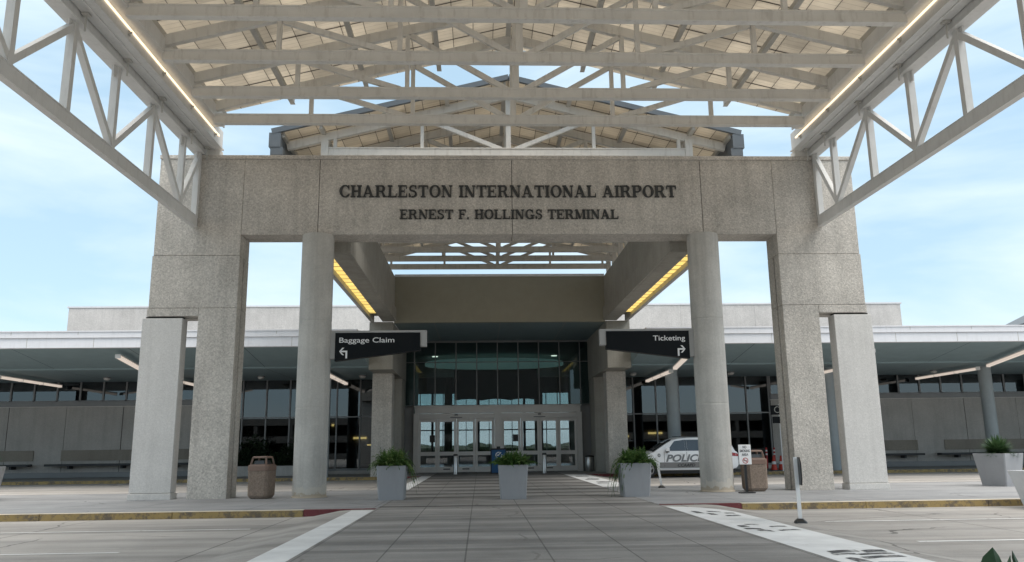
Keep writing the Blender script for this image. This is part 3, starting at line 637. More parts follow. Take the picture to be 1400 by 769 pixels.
# hall behind the doors
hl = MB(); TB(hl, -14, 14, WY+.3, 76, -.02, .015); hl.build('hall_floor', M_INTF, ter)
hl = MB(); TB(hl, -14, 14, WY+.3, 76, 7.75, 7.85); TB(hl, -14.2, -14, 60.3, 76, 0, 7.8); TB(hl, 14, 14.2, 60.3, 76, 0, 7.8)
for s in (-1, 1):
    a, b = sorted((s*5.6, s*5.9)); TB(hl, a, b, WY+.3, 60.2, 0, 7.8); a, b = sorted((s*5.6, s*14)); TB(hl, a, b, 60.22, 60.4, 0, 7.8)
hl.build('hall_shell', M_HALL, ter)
fw_ = MB(); TB(fw_, -14, 14, 75, 75.3, 0, .75); TB(fw_, -14, 14, 75, 75.3, 6.3, 7.8); TB(fw_, -14, 14, 75.05, 75.2, 2.95, 3.05); TB(fw_, -14, 14, 75.05, 75.2, 4.05, 4.35)
x = -13.9
k = 0
while x < 14:
    wd = .22 if k % 4 == 0 else .06; TB(fw_, x, x+wd, 75.02, 75.25, .75, 6.3); x += 1.05; k += 1
f_ = fw_.build('hall_window', M_MULL, ter); p_ = MB(); TB(p_, -14, 14, 75.1, 75.11, .75, 6.3); p_.build('glass_pane', M_DGLASS, f_)
for x in (-3.6, 3.7):
    MB().lathe([(.32, 0), (.32, 7.8)], 24, (x, 66-WY, 0)).build('round_column', M_INTW, ter, smooth=True)
hp = MB(); pts = [(-2.75, 6.5), (-2.75, 4.55)] + [(-2.75+5.5*i/30, 4.47+.10*abs(math.sin(math.pi*3*i/30))) for i in range(1, 30)] + [(2.75, 4.55), (2.75, 6.5)]
hp.prism(pts, lambda u, v, d: (u, 54-WY+d, v), .15); hp.build('hanging_panel', M_BLACK, ter)
dk = MB(); dk.prism([(5.0*math.cos(2*math.pi*i/48), 58.5-WY+3.0*math.sin(2*math.pi*i/48)) for i in range(48)], lambda u, v, d: (u, v, 7.2+d), .25); dk.build('ceiling_disc', M_DISC, ter)
for x in (-4.2, 4.2, -9.5, 9.5):
    for y in (57, 62, 68):
        if abs(x) > 6 and y < 61: continue
        MB().lathe([(.2, 7.70), (.2, 7.74)], 16, (x, y-WY, 0)).build('downlight', M_DOWN, ter)
# warm shop lamps deep inside
for x, z, wd in ((-9.4, 2.1, .9), (-8.6, 1.6, .6), (9.0, 2.0, .8), (11.3, 2.2, 1.0), (13.0, 1.9, .6), (-12.2, 2.9, .2), (-11.3, 3.0, .15), (8.2, 3.1, .15)):
    lm = MB(); TB(lm, x-wd/2, x+wd/2, 57.6, 57.7, z, z+.14); lm.build('shop_lamp', M_WARM, ter)
    sh = MB(); TB(sh, x-wd, x+wd, 57.7, 58.3, 0, z+.3); TB(sh, x-wd, x+wd, 57.3, 57.7, z-.5, z-.46); sh.build('shop_shelf', M_INTW, ter)

# building far right behind the roof
fb = thing('distant_building', 'pale gabled building just showing over the terminal roof at the far right', 'building', (105, 130, 0))
b_ = MB(); b_.prism([(-12, -.4), (12, -.4), (12, 20.9), (0, 26.4), (-12, 20.9)], lambda u, v, d: (u-1.0, d-10, v), 20); b_.build('wall', M_FASC, fb)
for s in (-1, 1):
    r_ = MB(); r_.beam((-1.0+s*12.5, 0, 20.85), (-1.0, 0, 26.6), 20.6, .4); r_.build('roof', M_SLATE, fb)

# far wood seen through the hall windows
wd = MB(); rn = random.Random(6)
for i in range(230):
    x = rn.uniform(-260, 260); q = rn.uniform(2.0, 6.0); h = rn.uniform(1.6, 4.2); n = 9
    pr_ = [(q*.5, 0), (q*.95, h*.3), (q, h*.55), (q*.7, h*.85), (q*.2, h)]
    wd.lathe(pr_, n, (x, 330+rn.uniform(-8, 8), -.4))
o = wd.build('woodland', M_HEDGE); tag(o, 'low dark wood on the horizon seen through the entrance doors', 'wood', kind='stuff')

# unseen garage added behind the camera; tall block shaped to darken the entrance glass
ga = thing('added_garage', 'long dark garage added unseen behind the camera to darken the glass reflections', 'garage', (0, -46, 0))
g_ = MB()
for z in (0, 3.0, 6.0): g_.box(-70, 70, -8, 0, z-.4, z+.75)
for k in range(24): g_.box(-70+k*6, -69.4+k*6, -7.5, -.1, -.4, 6.5)
g_.box(-70, 70, -8, -7.6, 0, 6.6); g_.box(-21, 15, -12, -.6, 6.75, 19); g_.build('added_garage_deck', M_GAR, ga)

# ------------------------------------------------------------------ soffit lights
def soffit_light(x, label, y0, z0, y1, z1):
    t = thing('soffit_light', label, 'ceiling light', (x, (y0+y1)/2, (z0+z1)/2), 0, 'linear lights under the roof soffits')
    a, b = Vector((0, y0-(y0+y1)/2, z0-(z0+z1)/2)), Vector((0, y1-(y0+y1)/2, z1-(z0+z1)/2))
    h = MB(); h.beam(a+Vector((0,0,.15)), b+Vector((0,0,.15)), .26, .05)
    n = max(1, int((b-a).length/1.9))
    for k in range(n+1):
        p = a.lerp(b, k/n); h.box(p.x-.12, p.x+.12, p.y-.015, p.y+.015, p.z-.01, p.z+.16)
    h.build('housing', M_ALU, t); le = MB(); le.beam(a+Vector((0,0,.06)), b+Vector((0,0,.07)), .21, .10); le.build('lens', M_TUBE, t)
nm = {8.9: 'nearest the entrance', 17.6: 'beside the concrete portal pier', 25.3: 'farthest from the entrance'}
for s, side in ((-1, 'baggage claim'), (1, 'ticketing')):
    for x in (8.9, 17.6, 25.3):
        soffit_light(s*x, f'slanting light under the roof edge, {side} side, {nm[x]}', 37.6, 5.62, 41.0, 5.18)
        soffit_light(s*x, f'level light near the wall, {side} side, {nm[x]}', 41.9, 5.12, 48.0, 5.10)

for x, lab in ((-21.6, 'far out on the baggage claim side'), (-13.2, 'above the hedge on the baggage claim side'), (-7.6, 'beside the entrance on the baggage claim side'), (7.6, 'beside the entrance on the ticketing side'), (13.2, 'above the cones on the ticketing side'), (25.0, 'far out on the ticketing side')):
    t = thing('dome_light', 'small round dome light on the soffit ' + lab, 'ceiling light', (x, 45.6, 5.45), 0, 'small dome lights on the soffit')
    MB().lathe([(.20, -.06), (.22, 0)], 20).build('base', M_MULL, t); MB().lathe([(.05, -.17), (.13, -.15), (.17, -.10), (.18, -.06)], 20).build('dome', M_ALU, t, smooth=True)

# ------------------------------------------------------------------ hanging direction signs
def sign(s, label, text, tw, arrow):
    t = thing('direction_sign', label, 'sign', (s*5.72, 25.32, 4.1), 0, 'black direction signs on the columns')
    fx = lambda u: -s*u       # u measured from the column towards the middle
    fr = MB(); 
    def bx(u0, u1, z0, z1, y0=-.12, y1=.12, mb=fr):
        a, b = sorted((fx(u0), fx(u1))); mb.box(a, b, y0, y1, z0, z1)
    bx(0, 3.0, .86, .93); bx(0, .17, .05, .86); bx(2.80, 3.0, .42, .86); bx(-.1, .0, .3, .8, -.06, .06); fr.build('frame', M_SIGNF, t, bevel=.006)
    pn = MB(); pn.prism([(.17, .855), (2.80, .855), (2.80, .30), (.17, -.02)], lambda u, v, d: (fx(u), -.15+d, v), .28); pn.build('panel', M_SIGNB, t)
    if s < 0: text_obj('lettering', text, tw, .165, M_WHITE, t, lambda u, v, d: (.30+u, -.151-d, .55+v), .004, 0, .006)
    else: text_obj('lettering', text, tw, .165, M_WHITE, t, lambda u, v, d: (-.30-tw+u, -.151-d, .55+v), .004, 0, .006)
    # turn arrow: shaft up, then across
    ar = MB(); ax, az = .33, .18
    def P(pts, k): ar.prism([(s*-1*(u), v) if False else (fx(u), v) for u, v in pts], lambda u, v, d: (u, -.151-d, v), .006+k*.001)
    P([(.47, .07), (.52, .07), (.52, .31), (.47, .36)], 0) if False else None
    P([(.50, .06), (.555, .06), (.555, .30), (.50, .30)], 0); P([(.36, .25), (.50, .25), (.50, .30), (.36, .30)], 1); P([(.53, .25), (.555, .30), (.50, .30), (.50, .25)], 2)
    P([(.305, .275), (.345, .275), (.46, .16), (.40, .16)], 3); P([(.305, .275), (.345, .275), (.46, .39), (.40, .39)], 4)
    ar.build('arrow', M_WHITE, t)
sign(-1, 'black tapered Baggage Claim sign with left turn arrow on the round column', 'Baggage Claim', 1.70, 'l')
sign(1, 'black tapered Ticketing sign with right turn arrow on the round column', 'Ticketing', 1.02, 'r')

# ------------------------------------------------------------------ planters and plants
def rrect(hx, hy, z, c=.03): return [(-hx+c,-hy,z),(hx-c,-hy,z),(hx,-hy+c,z),(hx,hy-c,z),(hx-c,hy,z),(-hx+c,hy,z),(-hx,hy-c,z),(-hx,-hy+c,z)]
def planter(x, y, z, hb, ht, h, label, mat=None, rot=0, group='tapered square planters'):
    t = thing('planter', label, 'planter', (x, y, z), rot, group)
    p = MB(); p.frus([rrect(hb, hb, 0), rrect(ht, ht, h), rrect(ht-.05, ht-.05, h), rrect(ht-.07, ht-.07, h-.10)]); p.build('pot', mat or M_PLANT, t)
    MB().add([(-ht+.07,-ht+.07,h-.09),(ht-.07,-ht+.07,h-.09),(ht-.07,ht-.07,h-.09),(-ht+.07,ht-.07,h-.09)], [(0,1,2,3)]).build('soil', M_SOIL, t)
    return t
def fern(x, y, z, label, n, rad, up, droop, seed, hang=(0, 0), pale=.2, sides=()):
    rn = random.Random(seed); m_ = MB()
    for i in range(n):
        a = rn.uniform(0, 2*math.pi); f = rn.random(); ln = (.25+.85*f)*rad; el = (1.05-.65*f)*up*rn.uniform(.7, 1.25)
        d = Vector((math.cos(a), math.sin(a), 0)); b = Vector((rn.uniform(-.28, .28), rn.uniform(-.28, .28), 0))
        h = sum(max(0, d.x*sx)**2*k for sx, k in sides)
        dr = droop*f*rn.uniform(.5, 1.4)+h*f*rn.uniform(.3, 1.3)
        m_.mi = 1 if rn.random() < pale else 0; k = 9; wv = rn.uniform(.07, .115); pv = None; sd_ = Vector((-d.y, d.x, 0)); tw = rn.uniform(-.6, .6)
        for j in range(k+1):
            s = j/k; p = b + d*(ln*min(s, .8+.2*s)*.9) + Vector((0, 0, el*s*(1.7-s*.8) - dr*s*s*s*1.4 + .02))
            if pv is not None:
                q = (p-pv); u = Vector((0, 0, 1)); sv = (sd_*math.cos(tw)+u*math.sin(tw))*wv*(1.15-s)
                for e in (-1, 1):      # leaflets
                    m_.add([pv, pv+q*.65, pv+q*.9+sv*e+Vector((0,0,-.015)), pv+q*.4+sv*e*.9], [(0,1,2,3)])
                m_.add([pv-sd_*.004, pv+sd_*.004, p+sd_*.004, p-sd_*.004], [(0,1,2,3)])
            pv = p
    o = m_.build('fern', [M_FERN, M_FERN2], None, loc=(x, y, z)); return tag(o, label, 'fern', 'ferns in the grey planters')
PY = 23.65
planter(-3.55, PY, .008, .35, .41, .93, 'grey square planter on the left edge of the crosswalk holding a trailing fern')
planter(-.15, 23.3, .006, .35, .41, .92, 'grey square planter in the middle of the crosswalk in front of the doors')
planter(3.32, 23.55, .008, .36, .43, .92, 'grey square planter on the right edge of the crosswalk before the police car')
fern(-3.55, PY, .86, 'full pale fern trailing down both sides of its planter, left of the crosswalk', 420, .60, .54, .06, 3, (0, 0), .35, ((-1, .35), (1, .65)))
fern(-.15, 23.3, .85, 'low upright fern in the middle planter before the entrance doors', 330, .60, .44, .08, 5, (0, 0), .12)
fern(3.32, 23.55, .85, 'dark green fern hanging down the left side of its planter near the police car', 400, .62, .48, .06, 11, (0, 0), .12, ((-1, 1.0), (1, .25)))
def spiky(x, y, z, label, n, ln, seed, mat=None):
    rn = random.Random(seed); m_ = MB()
    for i in range(n):
        a = rn.uniform(0, 2*math.pi); el = math.asin(rn.uniform(-.05, 1)); L_ = ln*rn.uniform(.75, 1.1)
        d = Vector((math.cos(a)*math.cos(el), math.sin(a)*math.cos(el), math.sin(el))); sd_ = Vector((-math.sin(a), math.cos(a), 0))*.022; b = d*.08
        m1 = b+d*L_*.5+Vector((0, 0, .02)); e = b+d*L_+Vector((0, 0, -.12*math.cos(el)*L_))
        m_.add([b-sd_, b+sd_, m1+sd_*1.2, m1-sd_*1.2, e], [(0,1,2,3), (3,2,4)])
    o = m_.build('spiky_plant', mat or M_SPIKE, None, loc=(x, y, z)); return tag(o, label, 'plant')
planter(15.65, 26.1, .008, .40, .53, 1.02, 'pale grey square planter turned cornerwise on the right traffic island', rot=R(26))
spiky(15.65, 26.1, .97, 'spiky green rosette plant in the cornerwise planter on the right island', 700, .60, 4)
planter(-16.42, 26.3, .008, .40, .53, 1.0, 'grey square planter half out of frame on the left traffic island', rot=R(22))
spiky(-16.42, 26.2, .95, 'yellowish green spiky plant cut off by the left edge of the photo', 420, .66, 9)
planter(12.36, 19.15, -.15, .42, .60, .86, 'white square planter cut off by the right edge of the photo', mat=M_PLANTW, rot=R(12))
# broad dark leaves close to the camera
t = thing('planter', 'planter near the photographer just below the right corner of the photo', 'planter', (2.45, 5.2, .008), 0, 'tapered square planters')
p = MB(); p.frus([rrect(.3, .3, 0), rrect(.4, .4, .36), rrect(.35, .35, .36), rrect(.33, .33, .30)]); p.build('pot', M_PLANTW, t)
MB().add([(-.33,-.33,.31),(.33,-.33,.31),(.33,.33,.31),(-.33,.33,.31)], [(0,1,2,3)]).build('soil', M_SOIL, t)
bl = MB()
for (dx, dy, h, a, lean, wd) in ((-.27,.0,.46,.2,-.03,.125), (-.06,-.1,.375,-.5,.08,.12), (-.16,.05,.405,.9,.0,.10), (.12,.05,.46,.3,.15,.08), (.22,-.12,.40,-.2,.18,.08), (.02,.15,.42,1.2,-.1,.08), (-.22,-.2,.28,2.0,-.12,.07)):
    n = 8; vs_, fs_ = [], []; ca, sa = math.cos(a), math.sin(a)
    for j in range(n+1):
        s = j/n; ww = wd*math.sin(math.pi*min(1, s*.80+.20))**.6 if j < n else .002; c = Vector((dx+lean*s*s, dy, .28+h*s)); e = Vector((ca, sa, 0))*ww; f = Vector((-sa, ca, 0))*ww*.5
        vs_ += [c-e+f, c, c+e+f]
    for j in range(n):
        for k in (0, 1): fs_.append((j*3+k, j*3+k+1, j*3+k+4, j*3+k+3))
    bl.add(vs_, fs_)
tag(bl.build('broadleaf_plant', M_DLEAF, None, smooth=True, loc=(2.45, 5.2, .008)), 'dark pointed leaves poking into the bottom right corner of the photo', 'plant')

# low planter box and dark hedge before the glass, left
pb = MB(); pb.box(-15.7, -10.2, 46.6, 48.2, 0, .55); pb.mi = 1; pb.box(-15.6, -10.3, 46.7, 48.1, .55, .58)
tag(pb.build('planter_box', [M_WALL, M_SOIL], bevel=.015), 'long low concrete planter box against the glass wall on the left', 'planter box')
hg = MB(); rn = random.Random(2)
for i in range(4200):
    x = rn.uniform(-15.5, -10.4); tp = .9+.7*math.sin((x+15.5)*1.05)**2+.25*math.sin(x*3.1); y = rn.uniform(46.75, 48.05); z = .6+abs(rn.gauss(0, .5))*tp
    if z > .6+tp: continue
    v = Vector((rn.gauss(0,1), rn.gauss(0,1), rn.gauss(0,1))).normalized()*.09; u = v.orthogonal().normalized()*.045; c = Vector((x, y, z))
    hg.add([c-v, c+u, c+v, c-u], [(0,1,2,3)])
tag(hg.build('hedge', M_HEDGE), 'dark leafy shrubs in the low planter box by the left glass wall', 'hedge')

# ------------------------------------------------------------------ litter bins
def bin_(x, y, rot, label, copy_of=None):
    if copy_of:
        t = copy_tree(copy_of); t.location = (x, y, .008); t.rotation_euler.z = rot; t['label'] = label; return t
    t = thing('litter_bin', label, 'litter bin', (x, y, .008), rot, 'brown aggregate litter bins'); t.scale = (.80, .80, 1)
    b = MB(); c = .09
    b.frus([rrect(.30,.30,0,c), rrect(.35,.35,.05,c), rrect(.385,.385,.10,c), rrect(.40,.40,.80,c), rrect(.385,.385,.81,c)]); b.build('body', M_BINB, t)
    r = MB(); r.frus([rrect(.41,.41,.81,c), rrect(.41,.41,.95,c), rrect(.395,.395,.97,c), rrect(.33,.33,.97,c), rrect(.33,.33,.90,c)]); r.build('rim', M_BINT, t)
    h = MB()
    for sx in (-1, 1):
        for sy in (-1, 1): h.beam((sx*.315, sy*.315, .95), (sx*.255, sy*.255, 1.19), .055, .05)
    h.frus([rrect(.285,.285,1.17,.05), rrect(.285,.285,1.205,.05), rrect(.26,.26,1.225,.05)]); 
    for sx in (-1, 1): h.beam((sx*.32,-.32,.975), (sx*.32,.32,.975), .04, .04); h.beam((-.32,sx*.32,.978), (.32,sx*.32,.978), .04, .04)
    h.build('hood', M_BINT, t)
    q = MB(); q.frus([rrect(.30,.30,.90,.05), rrect(.22,.22,1.10,.05)]); q.build('liner', M_BLACK, t)
    return t
b1 = bin_(-7.55, 25.0, R(-12), 'brown aggregate litter bin between the left pier and round column')
bin_(7.3, 25.1, R(4), 'brown aggregate litter bin behind the no smoking sign at the right column', b1)
# no smoking sign on its black post
ns = thing('no_smoking_sign', 'small white No Smoking Area sign on a black post before the right litter bin', 'sign', (6.72, 24.1, .008))
m_ = MB(); m_.box(-.035, .035, -.02, .02, .04, 1.3); m_.box(-.22, .22, -.12, .12, 0, .03); m_.build('post', M_BLACK, ns)
m_ = MB(); m_.box(-.185, .185, -.05, -.03, .82, 1.39); m_.build('plate', M_WHITE, ns, bevel=.006)
for k, (tx, wd) in enumerate((('NO', .11), ('SMOKING', .30), ('AREA', .19))):
    text_obj('lettering', tx, wd, .075, M_LETTER, ns, lambda u, v, d, k=k, wd=wd: (-wd/2+u, -.051-d, 1.285-k*.108+v), .012, 0, .003)
m_ = MB()
for q in ring(0, .93, .085, .085, .017, .017, 0, 360, 24): m_.prism(q, lambda u, v, d: (u, -.051-d, v), .003)
m_.prism([(-.062,.98),(-.05,.992),(.062,.88),(.05,.868)], lambda u, v, d: (u, -.052-d, v), .004); m_.build('ban_symbol', M_REDP, ns)
m_ = MB(); m_.box(-.055, .055, -.053, -.0505, .922, .938); m_.build('cigarette_symbol', M_LETTER, ns)

# in-street signs seen edge-on
def street_sign(x, y, z, h, lean, label, plate=True, rot=0):
    t = thing('street_sign_post', label, 'sign post', (x, y, z), rot, 'slim white in-street sign posts')
    b = MB(); b.frus([rrect(.11,.11,0,.03), rrect(.10,.10,.03,.03), rrect(.05,.05,.08,.02)]); b.build('base', M_BLACK, t)
    p = MB(); p.beam((0,0,.06), (lean,0,h), .065, .05, (0,1,0)); p.build('post', M_WHITE, t)
    if plate:
        q = MB(); q.prism([(-.2,h-.5),(.2,h-.5),(.27,h-.38),(.27,h-.10),(.16,h),(-.16,h),(-.27,h-.10),(-.27,h-.38)], lambda u, v, d: (lean+.04+d, u, v), .02)
        q.build('plate', M_BLACK, t)
    return t
street_sign(4.80, 15.2, -.02, 1.18, -.01, 'white post with black octagonal plate beside the front white band', True, R(-12))
street_sign(5.05, 27.9, .008, 1.0, -.14, 'thin leaning white post between the right planter and the police car', False)
street_sign(18.2, 43.4, .0, 1.1, .12, 'thin leaning white post by the far kerb behind the right portal pier', False)
street_sign(-9.2, 42.2, -.15, .75, .0, 'short white post half hidden behind the left round column', False)

# ------------------------------------------------------------------ things by the doors
def bollard(x, y, label):
    t = thing('bollard', label, 'bollard', (x, y, .004), 0, 'stainless bollards before the doors')
    MB().lathe([(.115, 0), (.115, .98), (.10, 1.0)], 24).build('tube', M_CHROME, t, smooth=True); MB().lathe([(.12, .98), (.12, 1.06), (.08, 1.09)], 24).build('cap', M_BLACK, t, smooth=True)
bollard(-2.40, 45.2, 'stainless bollard before the left pair of sliding doors'); bollard(2.45, 45.2, 'stainless bollard before the right pair of sliding doors')
t = thing('steel_bin', 'stainless round bin against the wall right of the doors', 'litter bin', (5.25, 47.6, .004))
MB().lathe([(.24, 0), (.25, .02), (.25, .78), (.24, .8)], 28).build('body', M_CHROME, t, smooth=True); MB().lathe([(.255, .80), (.255, .86), (.2, .9)], 28).build('lid', M_BLACK, t, smooth=True)
t = thing('notice_board', 'blue freestanding notice board with a white round tick emblem at the door centre', 'notice board', (-.05, 45.6, .004))
m_ = MB(); m_.prism([(-.38,.05),(.38,.05),(.38,1.28),(-.38,1.28)], lambda u, v, d: (u, d, v), .04); m_.build('panel', M_BLUE, t)
m_ = MB(); m_.box(-.44,-.38,-.02,.06,0,1.36); m_.box(.38,.44,-.02,.06,0,1.36); m_.box(-.38,.38,-.02,.06,1.28,1.36); m_.box(-.38,.38,-.02,.06,0,.05); m_.box(-.10,.10,0,.03,1.36,1.46); m_.box(-.42,-.38,-.3,.35,0,.03); m_.box(.38,.42,-.3,.35,0,.03); m_.build('frame', M_BLACK, t)
m_ = MB()
for q in ring(.02, .98, .19, .19, .05, .05, 75, 375, 24): m_.prism(q, lambda u, v, d: (u, -.003-d, v), .004)
m_.prism([(-.08,.99),(-.03,.93),(.16,1.12),(.12,1.16),(-.03,1.01),(-.05,1.03)], lambda u, v, d: (u, -.002-d, v), .007)
m_.prism([(-.02,.3),(.06,.3),(.12,.14),(.02,.14)], lambda u, v, d: (u, -.002-d, v), .004); m_.build('tick_emblem', M_WHITE, t)
# benches
def bench(x0, x1, label, first=None):
    t = thing('bench', label, 'bench', ((x0+x1)/2, 48.1, 0), 0, 'dark wall benches under the concrete panels'); w2 = (x1-x0)/2
    m_ = MB(); m_.box(-w2, w2, -.25, .25, .66, .78); m_.build('seat', M_BENCH, t, bevel=.01)
    m_ = MB(); m_.box(-w2+.6, w2-.05, .345, .385, .95, 1.55); m_.build('back_panel', M_WALLD, t)
    for k in (-.7, 0, .7):
        m_ = MB(); m_.box(k*w2-.06, k*w2+.06, -.1, .4, .5, .66); m_.build('bracket', M_BENCH, t)
bench(-33.5, -26.6, 'dark wall bench cut off by the left edge of the photo'); bench(-25.7, -17.2, 'dark wall bench seen left of the pale portal pier')
bench(17.8, 25.2, 'dark wall bench just right of the pale portal pier'); bench(26.2, 34, 'dark wall bench behind the cornerwise planter on the right')
# sign pole, delineators and cones near the right glass wall
t = thing('sign_pole', 'tall white pole with small dark sign panels at the far kerb beside the right pier', 'sign', (15.05, 43.5, 0))
m_ = MB(); m_.box(-.045, .045, -.03, .03, 0, 3.5); m_.build('pole', M_WHITE, t)
m_ = MB(); m_.box(-.5, .25, -.06, -.035, 2.95, 3.45); m_.build('panel', M_SIGNB, t); m_ = MB(); m_.box(-.42, .3, -.062, -.034, 2.5, 2.85); m_.build('panel', M_SIGNB, t)
m_ = MB()
for q in ring(-.12, 3.22, .17, .17, .03, .03, 20, 340, 20): m_.prism(q, lambda u, v, d: (u, -.063-d, v), .003)
m_.build('ring_emblem', M_PURL, t)
def delin(x, y, label):
    t = thing('delineator', label, 'delineator', (x, y, 0), 0, 'red tube delineators by the glass wall')
    MB().lathe([(.2,0),(.2,.04),(.07,.06)], 16).build('base', M_BLACK, t); MB().lathe([(.055,.05),(.055,1.18),(.04,1.22)], 16).build('tube', M_REDP, t, smooth=True)
    for z in (.8, 1.0): MB().lathe([(.058,z),(.058,z+.09)], 16).build('band', M_WHITE, t)
delin(15.2, 46.4, 'red tube delineator standing behind the left traffic cone'); delin(15.87, 47.0, 'red tube delineator standing behind the right traffic cone')
def cone(x, y, label):
    t = thing('traffic_cone', label, 'cone', (x, y, 0), 0, 'orange traffic cones by the glass wall')
    m_ = MB(); m_.frus([rrect(.2,.2,0,.03), rrect(.2,.2,.035,.03)]); m_.build('base', M_BLACK, t)
    MB().lathe([(.17,.03),(.045,.78),(.03,.79)], 20).build('cone', M_ORANGE, t, smooth=True); MB().lathe([(.125,.33),(.098,.48)], 20).build('band', M_WHITE, t)
cone(14.94, 44.6, 'orange traffic cone with a white band, the left one of two'); cone(15.42, 44.8, 'orange traffic cone with a white band, nearer the sign pole')

# ------------------------------------------------------------------ police car (front towards -X), local x: 0 front .. 5.5 rear
def lerp_tab(tab, s):
    for (a, va), (b, vb) in zip(tab[:-1], tab[1:]):
        if s <= b: 
            f = (s-a)/(b-a) if b > a else 0; f = max(0, min(1, f)); return va+(vb-va)*f
    return tab[-1][1]
CL, CW2 = 5.6, 1.02
TOP = [(0,.94),(.06,1.03),(.2,1.09),(.8,1.17),(1.3,1.22),(1.75,1.24),(5.3,1.26),(5.5,1.22),(5.6,1.12)]
BOT = [(0,.50),(.15,.40),(.4,.36),(5.2,.36),(5.45,.44),(5.6,.58)]
ROOF = [(1.22,1.20),(1.6,1.44),(2.0,1.69),(2.3,1.84),(2.6,1.92),(3.2,1.97),(4.2,1.96),(4.9,1.91),(5.15,1.84),(5.3,1.56),(5.46,1.22)]
PLAN = [(0,.70),(.08,.84),(.3,.95),(.8,1.0),(1.6,CW2),(4.5,CW2),(5.2,.98),(5.45,.92),(5.6,.80)]
WH = (1.03, 4.28); WR, AR = .41, .49
def side_y(s, z):
    w_ = lerp_tab(PLAN, s); 
    if z < .62: k = 1-.10*((.62-z)/.3)**2
    elif z < .95: k = 1.0
    else: k = 1-.03*((z-.95)/.3)**2
    return w_*k
def green_y(s, z):
    w_ = lerp_tab(PLAN, s)*.965; return w_ - .30*max(0, z-1.22)
car = thing('police_car', 'white police SUV with grey POLICE lettering parked at the far kerb behind the right column', 'police car', (6.12, 41.35, -.15))
def CP(s, y, z): return (s, y, z)
body = MB(); ss = sorted(set([round(i*.05, 3) for i in range(113)]))
ROWS = 12
for e in (-1, 1):
    vs_, fs_ = [], []
    for s in ss:
        lo = lerp_tab(BOT, s); hi = lerp_tab(TOP, s)
        for wx in WH:
            if abs(s-wx) < AR: lo = max(lo, .40+math.sqrt(AR*AR-(s-wx)**2))
        for r in range(ROWS+1):
            z = lo+(hi-lo)*r/ROWS; vs_.append(CP(s, e*side_y(s, z), z))
    n = ROWS+1
    for i in range(len(ss)-1):
        for r in range(ROWS): fs_.append((i*n+r, (i+1)*n+r, (i+1)*n+r+1, i*n+r+1))
    body.add(vs_, fs_)
# bonnet and deck across
vs_, fs_ = [], []
for s in ss:
    hi = lerp_tab(TOP, s); w_ = side_y(s, hi)
    for k in range(9):
        u = -1+2*k/8; vs_.append(CP(s, u*w_, hi+.05*(1-u*u)*min(1, s/.4)*min(1,(5.6-s)/.3)))
for i in range(len(ss)-1):
    for k in range(8): fs_.append((i*9+k, i*9+k+1, (i+1)*9+k+1, (i+1)*9+k))
body.add(vs_, fs_)
for s in (0, 5.6):
    lo, hi = lerp_tab(BOT, s), lerp_tab(TOP, s); vs_ = [CP(s, e*side_y(s, z), z) for z in (lo, (lo+hi)/2, hi) for e in (-1, 1)]; body.add(vs_, [(0,1,3,2),(2,3,5,4)])
body.build('body', M_CARW, car, smooth=True)
gh = MB(); gs_s = [1.22+i*(5.46-1.22)/60 for i in range(61)]; vs_, fs_ = [], []; n = 0
prof = []
for s in gs_s:
    rf = lerp_tab(ROOF, s); bt = min(rf-.002, lerp_tab(TOP, s)-.02); row = []
    for k in range(6): z = bt+(rf-.05-bt)*k/5 if rf-.05 > bt else bt+(rf-bt)*k/5*.1; row.append((-green_y(s, z), z))
    yt = green_y(s, rf-.05)
    for k in range(1, 8): u = -1+2*k/8; row.append((u*yt*.97, rf-.05+.05*(1-u**4)+.02*(1-u*u)))
    for k in range(5, -1, -1): z = bt+(rf-.05-bt)*k/5 if rf-.05 > bt else bt+(rf-bt)*k/5*.1; row.append((green_y(s, z), z))
    n = len(row); vs_ += [CP(s, y, z) for y, z in row]
for i in range(60):
    for k in range(n-1): fs_.append((i*n+k, i*n+k+1, (i+1)*n+k+1, (i+1)*n+k))
gh.add(vs_, fs_); gh.build('cabin', M_CARW, car, smooth=True)
def side_window(e, s0, s1, t0, t1, zt0, zt1, name='window'):
    """lower edge s0..s1 at the belt, upper edge t0..t1"""
    m_ = MB(); vs_, fs_ = [], []; nx, nz = 12, 5; zb = 1.285
    for i in range(nx+1):
        for k in range(nz+1):
            f = i/nx; g = k/nz; s = (s0+(s1-s0)*f)*(1-g)+(t0+(t1-t0)*f)*g; zt = zt0+(zt1-zt0)*f; z = zb+(zt-zb)*g
            vs_.append(CP(s, e*(green_y(s, z)+.010), z))
    for i in range(nx):
        for k in range(nz): fs_.append((i*(nz+1)+k, (i+1)*(nz+1)+k, (i+1)*(nz+1)+k+1, i*(nz+1)+k+1))
    m_.add(vs_, fs_); return m_.build(name, M_CARGL, car, smooth=True)
for e in (-1, 1):
    side_window(e, 2.02, 2.92, 2.42, 2.92, 1.76, 1.82); side_window(e, 3.03, 4.00, 3.03, 3.95, 1.82, 1.82); side_window(e, 4.1, 5.02, 4.05, 4.86, 1.82, 1.78)
for e in (-1, 1):
    side_window(e, 2.93, 3.02, 2.93, 3.02, 1.82, 1.82, 'pillar_trim'); side_window(e, 4.01, 4.09, 3.96, 4.04, 1.82, 1.82, 'pillar_trim')
    m_ = MB(); m_.beam((2.7, e*.74, 1.985), (4.8, e*.72, 1.95), .04, .04); m_.build('roof_rail', M_BLACK, car)
ws = MB(); vs_, fs_ = [], []
for i in range(9):
    s = 1.34+(2.30-1.34)*i/8
    for k in range(9): u = -1+2*k/8; rf = lerp_tab(ROOF, s); vs_.append(CP(s-.015, u*green_y(s, rf-.05)*.93, rf+.012-.03*u**4))
for i in range(8):
    for k in range(8): fs_.append((i*9+k, i*9+k+1, (i+1)*9+k+1, (i+1)*9+k))
